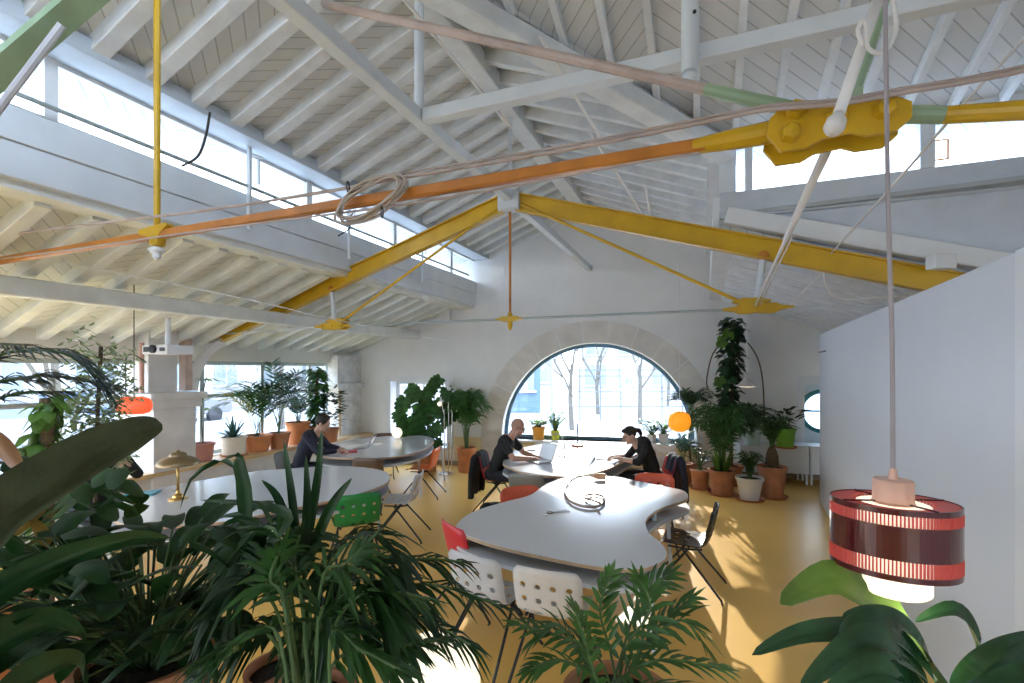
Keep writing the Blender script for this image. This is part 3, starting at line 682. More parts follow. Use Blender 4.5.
# brass mushroom lamp
brass = mat('aged_brass', (.55,.36,.12), .3, .9, var=.1)
q = on(178, 499, .74); t = thing('table_lamp', 'brass mushroom table lamp on the long white table', 'lamp', q)
b = MB(); b.lathe([(.0,0),(.085,0),(.085,.012),(.05,.02),(.045,.04),(.018,.055),(.016,.09)], 24); b.build('foot', brass, t, auto=40)
b = MB(); b.lathe([(.012,.08),(.012,.36)], 12); b.build('stem', brass, t, smooth=True)
b = MB(); b.lathe([(.185,.335),(.187,.345),(.17,.375),(.12,.405),(.075,.42),(.072,.44),(.05,.455),(.02,.46),(.012,.475),(0,.48)], 32); b.lathe([(.183,.336),(.15,.37),(.0,.40)], 32); b.build('shade', mat('dark_brass', (.30,.22,.12), .4, .7, var=.1), t, auto=50)
# pendants
def pend(px, py, Y, prof, n, label, m, top, cordm=blackm, sx=1, sy=1, name='pendant_lamp', cap=None):
    c = at(px, py, Y); t = thing(name, label, 'lamp', c); b = MB(); b.lathe(prof, n, sx=sx, sy=sy); b.build('shade', m, t, auto=45)
    b = MB(); b.tube([V((0,0,prof[-1][1]-.01)), V((0,0,top-c.z))], .005, 6); b.build('cord', cordm, t)
    if cap: cap(t)
    return t
orl = mat('orange_glow_shade', (.90,.16,.06), .4, var=.03, emit=.55, emitcol=(1,.16,.06), trans=.3)
def hook(t):
    b = MB(); b.tube(smooth_path([V((-.09,0,.09)), V((-.09,0,.50)), V((-.05,0,.56)), V((.02,0,.55)), V((.1,.05,.48))], 5), .007, 6); b.build('bracket', blackm, t)
pend(134, 405.5, 5.35, [(0,-.095),(.10,-.095),(.16,-.075),(.185,-.04),(.19,0),(.185,.04),(.16,.075),(.10,.095),(0,.095)], 28, 'flat oval orange lamp hanging by the left pillar', orl, 3.0, cap=hook, sy=.6)
yel = mat('yellow_glow_shade', (.92,.45,.04), .4, var=.03, emit=.5, emitcol=(1,.5,.03), trans=.3)
pend(679.5, 421.5, 7.6, [(0,-.16),(.08,-.155),(.15,-.11),(.18,-.04),(.18,.04),(.15,.11),(.08,.155),(0,.16)], 8, 'yellow faceted lantern hanging before the right of the arch', yel, 4.3, cordm=white)
def bulb(t): b = MB(); b.lathe([(0,-.045),(.10,-.035),(.105,-.02),(0,-.018)], 24); b.build('bulb_disc', glow, t, smooth=True)
pend(747, 384, 6.2, [(.13,-.03),(.132,-.02),(.10,.0),(.05,.05),(.022,.09),(.014,.15),(0,.16)], 28, 'small grey cone pendant lamp before the ivy column', mat('concrete_grey', (.42,.40,.38), .6, var=.06), 2.95, cap=bulb, cordm=white)
# chrome floor lamp with several heads
q = on(447, 474, 0); t = thing('floor_lamp', 'chrome floor lamp with several small spots beside the monstera', 'lamp', q)
b = MB(); b.lathe([(0,0),(.15,0),(.15,.02),(.02,.03),(0,.03)], 24); b.build('base', chrome, t, auto=40)
for dx, h in ((-.05,1.25),(.03,1.45),(.09,1.2)):
    b = MB(); b.tube([V((dx,0,.02)), V((dx*1.1,0,h))], .011, 8); b.build('pole', chrome, t)
for (x,z,a) in ((-.12,1.36,-1),(.03,1.66,1),(.13,1.50,1)):
    b = MB(); b.lathe([(.03,0),(.05,.07),(.05,.12),(.02,.14),(0,.14)], 14, V((x,-.03,z)), axis=V((-.3*a,.5,.8))); b.tube([V((x*.6,0,1.2)), V((x,0,z+.1))], .008, 6); b.build('spot', white, t, auto=40)
    b = MB(); b.ball(V((x+.015*a,-.05,z-.01)), .045, 12, 8); b.build('bulb', glow if a < 0 else white, t, smooth=True)
# small blue-stemmed lamp on the round table
q = on(577.6, 446, .74); t = thing('desk_lamp', 'slim dark blue desk lamp with orange base on the round table', 'lamp', q)
b = MB(); b.lathe([(0,0),(.10,0),(.10,.03),(.03,.04),(0,.04)], 20); b.build('base', cols['orange'], t, auto=40)
b = MB(); b.tube([V((0,0,.04)), V((0,0,.34)), V((.0,-.02,.37))], .012, 8); b.build('stem', blueframe, t)
q = on(565, 456, .74); t = thing('desk_lamp', 'clear bent desk lamp standing between the two laptops', 'lamp', q)
b = MB(); b.lathe([(0,0),(.10,0),(.10,.012),(0,.015)], 20); b.build('base', greyal, t, auto=40)
b = MB(); b.tube(smooth_path([V((0,0,.01)), V((-.01,0,.18)), V((-.05,0,.28)), V((-.12,0,.33)), V((-.2,0,.30))], 5), .009, 8); b.build('arm', greyal, t)

# ------------------------------------------------------------------ things on the tables
silver = mat('laptop_silver', (.60,.62,.65), .3, .5, var=.01); screenm = mat('laptop_screen', (.70,.80,.95), .2, var=0, emit=.2, emitcol=(.8,.9,1))
def laptop(px, py, rz, label, m, ang=105, w=.33, d=.23):
    q = on(px, py, .74); t = thing('laptop', label, 'laptop', q, rz)
    b = MB(); b.box((-w/2,-d/2,.002),(w/2,d/2,.018)); b.build('keyboard_base', m, t, bevel=.003)
    a = math.radians(ang-90); f = lambda x,y,z: V((x, d/2+y*math.cos(a)+z*math.sin(a), .018-y*math.sin(a)+z*math.cos(a)))
    b = MB(); b.box((-w/2,0,0),(w/2,.008,d), fn=f); l = b.build('lid', m, t, bevel=.002)
    b = MB(); b.box((-w/2+.01,-.002,.012),(w/2-.01,.0,d-.01), fn=f); b.build('screen', screenm, l)
laptop(538, 461.5, -1.05, 'open silver laptop in front of the bald man', silver, 110)
laptop(603, 458, 1.45, 'dark laptop open in front of the woman', mat('laptop_dark', (.06,.07,.09), .35, var=.02), 115)
laptop(362, 448, -1.5, 'pale laptop in front of the young man', silver, 120, .28, .2)
def slab(name, px, py, w, d, h, rz, label, cat, m, z=.74):
    b = MB(); b.box((-w/2,-d/2,0),(w/2,d/2,h)); o = b.build(name, m, bevel=.003); o.location = on(px, py, z)+V((0,0,.002)); o.rotation_euler = (0,0,rz); return tag(o, label, cat)
slab('phone', 530, 450.5, .16, .08, .012, .2, 'black phone beside the bald man hands', 'phone', blackm)
slab('notebook', 349, 452, .24, .18, .02, .3, 'red notebook before the young man', 'notebook', cols['red'])
slab('notebook', 372, 444, .28, .2, .006, -.3, 'white sheet of paper by the globe lamp', 'paper', white)
slab('notebook', 143, 494, .26, .18, .015, .2, 'turquoise notebook at the left of the long table', 'notebook', mat('turquoise', (.02,.38,.50), .4))
slab('paper', 590, 452, .25, .18, .003, .5, 'sheet of paper in the middle of the round table', 'paper', white)
# snake lamp lying on the middle table
q = on(590, 495, .74); t = thing('snake_lamp', 'brown flexible tube lamp coiled on the middle table with wooden socket', 'lamp', q)
pth = [on(px, py, .758+dz)-q for px, py, dz in ((594,476.5,.02),(582,476,.03),(572,480,.01),(566,486,0),(565,493,0),(569,500,0),(578,505,0),(590,507,0),(600,505.5,0),(604.5,500.5,0),(602,496,.0),(594,494,0),(587,495,0),(585,498,0),(592,500,.012),(600,503,.03))]
b = MB(); b.tube(smooth_path(pth, 5), .0125, 10); b.build('flexible_tube', mat('brown_tube', (.42,.30,.24), .45, var=.05), t, smooth=True)
b = MB(); a0 = on(594,476.5,.778)-q; b.tube([a0, a0+V((.05,-.005,.003)), a0+V((.13,-.01,.0))], [.022,.036,.034], 14); b.build('socket', mat('socket_wood', (.62,.32,.17), .5), t, auto=40)
q = on(550, 513, .74); t = thing('key_ring', 'small bunch of keys with white tag on the middle table', 'keys', q)
b = MB(); b.lathe([(.028,0),(.032,.004),(.028,.008),(.024,.004)], 20, V((0,0,.001))); b.build('ring', cols['brown'], t)
b = MB(); b.box((-.07,-.08,.001),(-.03,-.05,.008)); b.build('tag', white, t)
b = MB(); b.tube([V((.02,.01,.006)), V((.16,.08,.006))], .006, 6); b.tube([V((.02,.0,.006)), V((.18,.04,.006))], .005, 6); b.build('key', chrome, t)
q = on(658, 489.5, .74); t = thing('eyeglasses', 'thin wire eyeglasses lying at the far right of the middle table', 'glasses', q)
b = MB()
for sx in (-1,1): b.tube([V((sx*.035+.028*math.cos(2*PI*i/14), .0+.005*math.sin(2*PI*i/14), .024+.02*math.sin(2*PI*i/14))) for i in range(15)], .002, 5)
b.tube([V((-.007,0,.03)), V((.007,0,.03))], .002, 5); b.build('frame', greyal, t)
for sx in (-1,1): b = MB(); b.tube([V((sx*.064,0,.026)), V((sx*.064,.11,.026)), V((sx*.06,.135,.004))], .002, 5); b.build('temple', greyal, t)
# projector on the left purlin
q = at(168, 350, 5.45); t = thing('projector', 'white ceiling projector hanging from the left purlin', 'projector', q, TH*-1)
b = MB(); b.box((-.21,-.15,-.05),(.21,.15,.05)); b.build('body', white, t, bevel=.012)
b = MB(); b.box((-.17,-.156,-.025),(-.09,-.149,.03)); b.box((.10,-.156,-.02),(.18,-.149,.02)); b.build('vent', mat('vent_dark', (.08,.09,.09), .5), t)
b = MB(); b.lathe([(.045,0),(.045,.03),(.035,.035),(0,.03)], 20, V((.0,-.15,.005)), axis=V((0,-1,0))); b.build('lens', blackm, t, auto=40)
b = MB(); b.tube([V((0,0,.05)), V((0,0,.36))], .028, 12); b.box((-.07,-.07,.045),(.07,.07,.06)); b.build('mount_pole', white, t)
# ------------------------------------------------------------------ plants
rnd = random.Random(11)
lf_dark = mat('leaf_dark', (.016,.060,.014), .48, var=.35, scale=9, trans=.3, spec=.35)
lf_deep = mat('leaf_deep', (.016,.055,.018), .38, var=.3, scale=6, trans=.15, spec=.45)
lf_mid = mat('leaf_mid', (.032,.105,.022), .38, var=.3, scale=9, trans=.28)
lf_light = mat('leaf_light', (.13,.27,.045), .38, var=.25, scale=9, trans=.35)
lf_blue = mat('leaf_blue_green', (.07,.16,.12), .42, var=.25, scale=9, trans=.2)
lf_back = mat('leaf_underside', (.045,.065,.035), .6, var=.25, scale=14, trans=.08, bump=.5, bscale=30)
stemg = mat('green_stem', (.07,.14,.04), .5, var=.2)
stemb = mat('brown_stem', (.13,.09,.05), .8, var=.3, scale=30, bump=.5)
soilm = mat('soil', (.025,.018,.012), .95, var=.4, scale=60, bump=1, bscale=90)
terra = mat('terracotta', (.52,.22,.11), .75, var=.14, scale=7, bump=.15)
terra2 = mat('terracotta_orange', (.68,.26,.10), .7, var=.1, scale=7)

def leaf(b, pts, w, side, fold=.25, a=.75, p=.8, n=6, across=2, mi=0, wave=0):
    pts = smooth_path(pts, max(1, n//max(1, len(pts)-1))) if len(pts) > 2 else [V(pts[0]).lerp(V(pts[1]), i/n) for i in range(n+1)]
    k = len(pts); vs = []; side = V(side); cols_ = [-1, 0, 1] if across == 2 else [-1, -.55, 0, .55, 1]
    for i, q in enumerate(pts):
        t = i/(k-1); tg = (pts[min(i+1,k-1)]-pts[max(i-1,0)])
        tg = tg.normalized() if tg.length > 1e-7 else V((0,0,1))
        s = (side-tg*side.dot(tg)); s = s.normalized() if s.length > 1e-6 else V((1,0,0)); nrm = s.cross(tg)
        ww = w*.5*max(.02, math.sin(PI*min(1,max(0,t))**a))**p if 0 < t < 1 else w*.01
        for c in cols_:
            vs.append(q+s*(c*ww)+nrm*(fold*ww*(abs(c)**1.4)+(wave*ww*math.sin(9*t*PI*.5+c) if wave else 0)))
    m = len(cols_)
    b.add(vs, [(i*m+j, i*m+j+1, (i+1)*m+j+1, (i+1)*m+j) for i in range(k-1) for j in range(m-1)], mi)

def ribbed(b, pts, w, side, fold=.2, a=.6, p=.55, n=24, ribs=7, amp=.05, tip=.0, mi=0):   # broad leaf with parallel veins pressed into the blade
    pts = smooth_path(pts, max(2, n//max(1, len(pts)-1))); k = len(pts); m = ribs*2+1; vs = []; side = V(side)
    for i, q in enumerate(pts):
        t = i/(k-1); tg = (pts[min(i+1,k-1)]-pts[max(i-1,0)]).normalized(); s = (side-tg*side.dot(tg)).normalized(); nr = s.cross(tg)
        ww = w*.5*(max(.02, math.sin(PI*t**a))**p if 0 < t < 1 else .02)
        for j in range(m):
            c = (j-ribs)/ribs; rel = amp*ww*(1 if j % 2 else 0)*(.4+.6*math.sin(PI*t))+(-.10*ww if j == ribs else 0)
            vs.append(q+s*(c*ww)+nr*(fold*ww*abs(c)**1.3+rel+.04*ww*math.sin(11*t+3*c)))
    b.add(vs, [(i*m+j, i*m+j+1, (i+1)*m+j+1, (i+1)*m+j) for i in range(k-1) for j in range(m-1)], mi)

def frond(b, pts, n=16, L=.25, w=.022, t0=.25, ang=55, droop=.35, up=.15, R=rnd, side=None, mi=0, tip=.35, seg=4, lift=0):
    P = smooth_path(pts, 8); k = len(P)-1
    h = V(pts[-1])-V(pts[0]); h.z = 0
    S = side or (h.cross(V((0,0,1))) if h.length > .02 else V((1,0,0))); S = V(S).normalized()
    for i in range(n):
        t = t0+(1-t0)*(i+.5)/n; x = t*k; j = min(k-1, int(x)); q = P[j].lerp(P[j+1], x-j); tg = (P[j+1]-P[j]).normalized()
        s = (S-tg*S.dot(tg)).normalized(); nr = s.cross(tg); 
        if nr.z < 0: nr = -nr
        f = (t-t0)/(1-t0); ll = L*(tip+(1-tip)*math.sin(PI*(.15+.8*f))**.7)*R.uniform(.85,1.1)
        a = math.radians(ang*(1-.45*f)+R.uniform(-7,7))
        for sg in (-1,1):
            d = (tg*math.cos(a)+s*(sg*math.sin(a))+nr*(up+R.uniform(-.12,.12))).normalized()
            e1 = q+d*ll*.5+V((0,0,-droop*ll*.12)); e2 = q+d*ll*.95+V((0,0,-droop*ll*.5))
            sd = d.cross(nr); leaf(b, [q, e1, e2], w, sd, .35, .62, .75, n=seg, mi=mi)
    d = (P[-1]-P[-2]).normalized(); leaf(b, [P[-1]-d*.01, P[-1]+d*L*.5], w, S, .3, n=3, mi=mi)

def pot_mesh(r, h, rb=None, rim=.12, z0=0, c=(0,0,0)):
    rb = rb or r*.72; rh = h*rim; x = r*.93
    return MB().lathe([(0,z0),(rb,z0),(rb+(x-rb)*.96,z0+h-rh),(r,z0+h-rh),(r*1.01,z0+h-rh*.3),(r,z0+h),(r*.9,z0+h),(r*.88,z0+h-.03),(r*.86,z0+h-.06)], 28, c)
def potted(name, label, cat, loc, r, h, pm, group=None, saucer=None, rim=.12, rb=None, cl=True):
    t = thing(name, label, cat, loc, 0, group)
    pot_mesh(r, h, rb, rim).build('pot', pm, t, auto=35)
    b = MB(); b.lathe([(0,h-.03),(r*.5,h-.022),(r*.88,h-.035)], 20); b.build('soil', soilm, t, smooth=True)
    if saucer: b = MB(); b.lathe([(0,-.001),(r*.95,-.001),(r*1.08,.03),(r*1.03,.03),(r*.93,.008),(0,.008)], 28); b.build('saucer', saucer, t, auto=35)
    return t
def palm_at(t, h0, n, H, spread, L, m, R=rnd, w=.02, nl=14, droop=.35, stem=True, az=None, t0=.3, bend=.5, stick=0):
    b = MB(); s = MB()
    for i in range(n):
        a = (2*PI*i/n+R.uniform(-.3,.3)) if az is None else R.uniform(*az)
        hh = H*R.uniform(.6,1.05); sp = spread*R.uniform(.55,1.1); d = V((math.cos(a), math.sin(a), 0)); o = V((R.uniform(-.03,.03),R.uniform(-.03,.03),h0+stick))
        pts = [o, o+V((0,0,hh*.55))+d*sp*.18, o+V((0,0,hh*.93))+d*sp*.55, o+V((0,0,hh*(1-.25*bend)))+d*sp]
        s.tube(smooth_path(pts, 4), [max(.0015, .005*(1-.05*j)) for j in range(13)], 5); frond(b, pts, nl, L, w, t0, R=R, droop=droop)
    s.build('frond_stems', stemg, t); return b.build('fronds', m, t, smooth=True)
def broad_at(t, h0, n, H, spread, L, W, m, R=rnd, fold=.25, a=.65, p=.75, az=None, droop=.5, under=None, name='leaves'):
    b = MB(); s = MB()
    for i in range(n):
        an = (2*PI*i*.382*2+R.uniform(-.3,.3)) if az is None else R.uniform(*az)
        d = V((math.cos(an), math.sin(an), 0)); hh = H*R.uniform(.35,1); sp = spread*R.uniform(.4,1); o = V((R.uniform(-.02,.02),R.uniform(-.02,.02),h0)); e = o+V((0,0,hh))+d*sp
        s.tube([o, o+V((0,0,hh*.6))+d*sp*.35, e], [.005,.004,.003], 5)
        ll = L*R.uniform(.75,1.1); tilt = R.uniform(.1,.7); dd = (d+V((0,0,tilt))+V((R.uniform(-.3,.3),R.uniform(-.3,.3),0))).normalized()
        leaf(b, [e, e+dd*ll*.5, e+dd*ll*.85-V((0,0,droop*ll*.35))], W*R.uniform(.8,1.1), d.cross(V((0,0,1))), fold, a, p, n=8, across=4)
    s.build('stems', stemg, t); return b.build(name, m, t, smooth=True)
def bushy_at(t, pts, n, rad, L, W, m, R=rnd, name='leaves', hang=.3):   # leaves scattered round a path (climbers, ficus)
    P = smooth_path(pts, 6); b = MB()
    for i in range(n):
        x = R.uniform(0, len(P)-1.001); j = int(x); q = P[j].lerp(P[j+1], x-j); a = R.uniform(0, 2*PI); rr = rad*R.uniform(.3,1)
        d = V((math.cos(a), math.sin(a), R.uniform(-.2,.5))); o = q+d*rr*.6; ll = L*R.uniform(.6,1.15)
        dd = (d+V((0,0,-hang*R.uniform(0,2)))).normalized(); leaf(b, [o, o+dd*ll*.5, o+dd*ll-V((0,0,ll*hang*.5))], W*R.uniform(.7,1.1), V((-math.sin(a),math.cos(a),R.uniform(-.4,.4))), .2, .6, .7, n=4)
    return b.build(name, m, t, smooth=True)
def cord_mesh(pts, r, k=5, n=6): return MB().tube(smooth_path(pts, k), r, n)

# ---- right-hand group by the arch
pg = 'terracotta pots right of the arch'
t = potted('potted_plant', 'strappy blue-green plant in the leftmost of the floor pots right of the arch', 'plant', on(683,484.5), .165, .38, terra, pg); palm_at(t, .36, 9, .5, .25, .16, lf_blue, w=.025, nl=9)
t = potted('potted_plant', 'small leafy plant in the short terracotta pot between two larger pots', 'plant', on(700,488.5), .165, .33, terra, pg, saucer=terra); broad_at(t, .31, 34, .36, .17, .17, .06, lf_mid)
t = potted('potted_palm', 'big bushy palm in terracotta pot, tallest of the floor group', 'plant', on(722,494), .215, .40, terra, pg, saucer=terra); palm_at(t, .38, 34, 1.05, .62, .32, mat('leaf_room', (.050,.145,.035), .38, var=.35, scale=9, trans=.28), w=.026, nl=14, t0=.25, droop=.9)
b = MB(); rr = random.Random(4)
for i in range(26):
    a = rr.uniform(0,2*PI); e = V((.17*math.cos(a), .17*math.sin(a), .38+rr.uniform(.2,.42))); o = V((e.x*.5,e.y*.5,.37)); leaf(b, [o, (o+e)*.5, e], .035, V((-math.sin(a),math.cos(a),0)), .2)
b.build('young_shoots', lf_light, t, smooth=True)
t = potted('potted_fern', 'fluffy fern in the white pot, in front of the other pots', 'plant', on(749.5,499.5), .205, .35, mat('white_pot', (.80,.78,.72), .6, var=.03), pg, saucer=terra, rb=.13); palm_at(t, .33, 26, .42, .22, .09, lf_mid, w=.012, nl=12, t0=.15)
t = potted('potted_cycad', 'dark cycad trunk with green crown in the wide terracotta pot', 'plant', on(772,497), .215, .49, terra, pg, saucer=terra)
b = MB(); b.lathe([(.06,.45),(.10,.52),(.09,.65),(.06,.75),(.03,.80)], 14); b.build('trunk', stemb, t, auto=60); palm_at(t, .76, 22, .50, .36, .13, lf_mid, w=.014, nl=18, t0=.2)
t = potted('potted_plant', 'leafy plant in the bright green pot on the low cabinet', 'plant', on(785,447.5,.681), .175, .33, mat('lime_pot', (.22,.50,.05), .4, var=.03), saucer=terra); broad_at(t, .31, 20, .32, .26, .24, .10, lf_dark)
t = potted('potted_fern', 'feathery fern in the pale teal pot on the cabinet', 'plant', on(752,445.5,.681), .15, .24, mat('pale_teal_pot', (.50,.66,.62), .5, var=.03)); palm_at(t, .22, 20, .5, .42, .14, lf_mid, w=.018, nl=16, t0=.15)
# ivy column on a pole with cane hoop
t = potted('climbing_ivy', 'tall dark ivy column climbing to the truss bracket', 'plant', on(731,485), .2, .35, terra2)
q = t.location; zt0 = 2+ (370-318)*q.y/484
b = MB(); b.tube([V((0,0,.3)), V((.04,0,zt0-.1))], .03, 8); b.build('pole', stemb, t)
bushy_at(t, [V((-.02,0,1.35)), V((-.04,0,1.9)), V((.0,0,2.35)), V((.05,0,zt0))], 330, .27, .15, .13, lf_deep, hang=.7)
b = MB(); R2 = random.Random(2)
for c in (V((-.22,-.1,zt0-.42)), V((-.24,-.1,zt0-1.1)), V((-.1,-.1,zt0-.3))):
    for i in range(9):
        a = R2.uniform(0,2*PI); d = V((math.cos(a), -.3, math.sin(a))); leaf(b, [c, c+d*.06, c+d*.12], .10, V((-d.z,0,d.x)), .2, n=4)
b.build('sun_tinted_leaves', lf_light, t, smooth=True)  # sun on these clumps is put into their lighter green
b = MB(); z0 = 2+(370-430)*q.y/484
b.tube(smooth_path([V((.58,0,z0-.1)), V((.56,0,z0+.75)), V((.46,0,z0+1.25)), V((.22,0,z0+1.58)), V((.0,0,z0+1.6)), V((-.3,0,z0+1.35)), V((-.42,0,z0+.9)), V((-.40,0,z0+.7))], 6), .012, 8); b.build('cane_hoop', stemb, t)
# hanging fern at the right of the arch
t = potted('potted_palm', 'spidery palm rising before the right edge of the arch, above the yellow lantern', 'plant', V((3.22,8.72,0)), .16, .34, terra); b = MB(); b.tube(smooth_path([V((0,0,.3)), V((-.03,0,.8)), V((.02,-.02,1.28))], 4), .02, 7); b.build('trunk', stemb, t)
palm_at(t, 1.26, 18, .42, .52, .18, lf_deep, w=.022, nl=12, t0=.2, bend=1.2)
# pots on the arch sill
sz = A0+.002
def sill(px, d=.08): x = wx(px); p = WP(x, 0, d); return V((p.x, p.y, A0))
t = potted('potted_herb', 'low green plant in the orange pot on the arch sill', 'plant', sill(538), .145, .26, mat('saffron_pot', (.85,.38,.05), .5, var=.03)); broad_at(t, .24, 70, .13, .16, .12, .06, lf_light)
t = potted('potted_herb', 'taller bushy plant in the small yellow-green pot on the arch sill', 'plant', sill(555), .10, .19, mat('chartreuse_pot', (.62,.62,.06), .5, var=.03)); broad_at(t, .17, 80, .42, .20, .13, .06, MT['leaf_palm_sunny'] if 'leaf_palm_sunny' in MT else lf_light)
for px, sc_, hh, m_, lab in ((652,.10,.16,lf_mid,'small succulent in a pale pot on the sill behind the woman'),(664,.11,.18,lf_light,'yellowish leafy plant in a pale pot on the sill under the yellow lantern')):
    t = potted('potted_herb', lab, 'plant', sill(px), sc_, hh, cols['white']); broad_at(t, hh-.02, 46, .26, .24, .16, .07, m_)
# palm in orange pot and monstera left of the arch
t = potted('potted_palm', 'feathery palm in the bright orange pot left of the bald man', 'plant', on(466.5,471.5), .195, .48, terra2, rb=.155); palm_at(t, .46, 30, 1.12, .42, .30, mat('leaf_palm_sunny', (.075,.20,.045), .4, var=.25, scale=9, trans=.4), w=.022, nl=16, t0=.38, stick=.0, droop=.7)  # sunlight through the fronds is put into this lighter leaf colour
t = potted('potted_monstera', 'large monstera with split leaves in front of the small window', 'plant', on(428,470.5), .22, .42, terra)
b = MB(); s = MB(); R2 = random.Random(9)
def monstera_leaf(b, c, d, up, L):
    d = V(d).normalized(); sd = d.cross(V(up)).normalized(); nr = sd.cross(d)
    for sg in (-1,1):
        for k in range(6):
            f = k/5; base = c+d*L*(.02+.75*f); dirn = (sd*sg*math.cos(.2+1.0*f)+d*math.sin(-.25+1.3*f)).normalized(); ll = L*.52*math.sin(PI*(.3+.55*f))
            leaf(b, [base, base+dirn*ll*.6-nr*0.01, base+dirn*ll-V((0,0,ll*.15))], L*.27, d, .05, .9, .40, n=4)
    leaf(b, [c-d*L*.1, c+d*L*.5, c+d*L], L*.28, sd, .1, n=4)
for (px, py, L) in ((405,398,.36),(415,392,.38),(425,400,.36),(432,385,.36),(440,378,.3),(398,412,.34),(408,424,.36),(420,415,.38),(434,405,.34),(452,398,.36),(460,392,.34),(426,430,.34),(440,425,.34),(414,438,.3),(400,432,.28),(455,412,.3),(436,440,.3),(408,388,.34),(418,404,.36),(428,392,.34),(444,400,.34),(448,412,.34),(430,416,.34),(416,424,.34),(446,388,.3)):
    c = at(px, py, 9.55+R2.uniform(-.3,.2))-t.location
    a = R2.uniform(-.9,.9); d = V((math.sin(a)*1.0, -.5, -.75+R2.uniform(-.2,.5)))
    monstera_leaf(b, c, d, V((R2.uniform(-.2,.2),-1,.4)), L*.95); s.tube(smooth_path([V((0,0,.4)), V((c.x*.4,c.y*.4,c.z*.7)), c], 4), .009, 5)
b.build('split_leaves', MT['leaf_room'], t, smooth=True); s.build('stems', stemg, t)

# ---- pots on the left window bench (top .64)
def bench(px, s=-6.98): 
    u = (px-512)/FP; # point of the line s = const seen at column px
    Y = 521.1*s/(px-705.0); return V((u*Y, Y, .642))
t = potted('potted_plant', 'thin bare-stemmed plant in the rosy pot nearest the pillar', 'plant', bench(203), .165, .27, mat('rose_pot', (.58,.26,.20), .7, var=.1)); b = MB(); b.tube(smooth_path([V((0,0,.25)), V((-.03,0,.8)), V((.05,0,1.25))], 5), .007, 6); b.build('stem', stemb, t)
b = MB()
for z_, n_ in ((1.2,5),(.75,3)):
    for i in range(n_): a = i*1.9; o = V((.02,0,z_)); d = V((math.cos(a),math.sin(a),.1)); leaf(b, [o, o+d*.13+V((0,0,.02)), o+d*.26-V((0,0,.05))], .05, V((-math.sin(a),math.cos(a),0)))
b.build('leaves', lf_light, t, smooth=True)
t = potted('potted_yucca', 'spiky yucca in the cream pot on the window bench', 'plant', bench(234), .19, .30, mat('cream_pot', (.80,.74,.60), .6, var=.03), rb=.17, saucer=terra)
b = MB(); R2 = random.Random(6)
for i in range(44):
    a = R2.uniform(0,2*PI); e = R2.uniform(.2,1.3); d = V((math.cos(a)*math.cos(e), math.sin(a)*math.cos(e), math.sin(e))); o = V((0,0,.28)); ll = R2.uniform(.3,.45); leaf(b, [o, o+d*ll*.5, o+d*ll-V((0,0,.05))], .035, V((-math.sin(a),math.cos(a),0)), .3)
b.build('leaves', lf_blue, t, smooth=True)
t = potted('potted_palm', 'wide palm in the broad orange pot behind the table lamp side of the bench', 'plant', bench(257), .24, .27, terra2); palm_at(t, .25, 13, .85, .75, .30, lf_mid, w=.03, nl=13)
t = potted('potted_palm', 'tall arching palm whose fronds cross the window mullion', 'plant', bench(279, -6.9), .19, .27, terra); palm_at(t, .25, 13, 1.25, .8, .30, lf_blue, w=.026, nl=16, t0=.4)
t = potted('potted_plant', 'blue-green rosette in the terracotta pot right behind the young man', 'plant', bench(298), .22, .40, terra2); palm_at(t, .38, 12, .5, .35, .2, lf_blue, w=.035, nl=8)
t = potted('pothos_totem', 'green pothos totem rising above the young man', 'plant', bench(317, -6.85), .15, .30, terra); b = MB(); b.tube([V((0,0,.25)), V((0,0,1.3))], .03, 8); b.build('pole', stemb, t)
bushy_at(t, [V((0,0,.35)), V((.02,0,1.35))], 230, .20, .16, .12, mat('leaf_pothos', (.07,.20,.05), .38, var=.3, scale=9, trans=.3), hang=.6)
t = potted('potted_ficus', 'dark rubber plant between the young man and the corner column', 'plant', bench(331, -6.6)*1.0, .15, .26, terra); bushy_at(t, [V((0,0,.3)), V((.03,0,.95))], 110, .26, .20, .085, lf_deep, hang=.1)

# ---- tall plants at the left edge
def pos(px, Y, z=0): return V(((px-512)/FP*Y, Y, z))
t = potted('slender_ficus', 'slender small-leaved ficus tree before the left window', 'plant', pos(98,3.3), .18, .35, terra)
zf = lambda py, Y: 2-(py-370)*Y/484
b = MB(); b.tube(smooth_path([V((0,0,.3)), V((-.02,0,1.2)), V((.02,0,2.16))], 6), .012, 8)
R2 = random.Random(31); tw = []
for i in range(44):
    z_ = R2.uniform(1.38,2.1); a = R2.uniform(0,2*PI); e = V((math.cos(a)*R2.uniform(.05,.20), math.sin(a)*R2.uniform(.05,.2), z_+R2.uniform(-.05,.12))); b.tube([V((0,0,z_)), e], .003, 4); tw.append(e)
b.build('trunk', stemb, t)
b = MB()
for e in tw:
    for i in range(26):
        a = R2.uniform(0,2*PI); o = e+V((R2.gauss(0,.035),R2.gauss(0,.035),R2.gauss(0,.06))); d = V((math.cos(a),math.sin(a),-.5)); leaf(b, [o, o+d*.035, o+d*.06], .028, V((-math.sin(a),math.cos(a),0)), n=2)
b.build('small_leaves', mat('leaf_variegated', (.36,.45,.24), .4, var=.4, scale=40, trans=.3), t, smooth=True)
t = potted('pothos_totem', 'pothos totem with heart leaves at the far left window', 'plant', pos(47,2.9), .17, .35, terra); zz = zf(398,2.9)
b = MB(); b.tube([V((0,0,.3)), V((.0,0,zz))], .035, 8); b.build('moss_pole', stemb, t); bushy_at(t, [V((-.02,0,.9)), V((-.06,0,1.5)), V((.02,0,zz))], 120, .085, .10, .085, lf_light, hang=1.0)
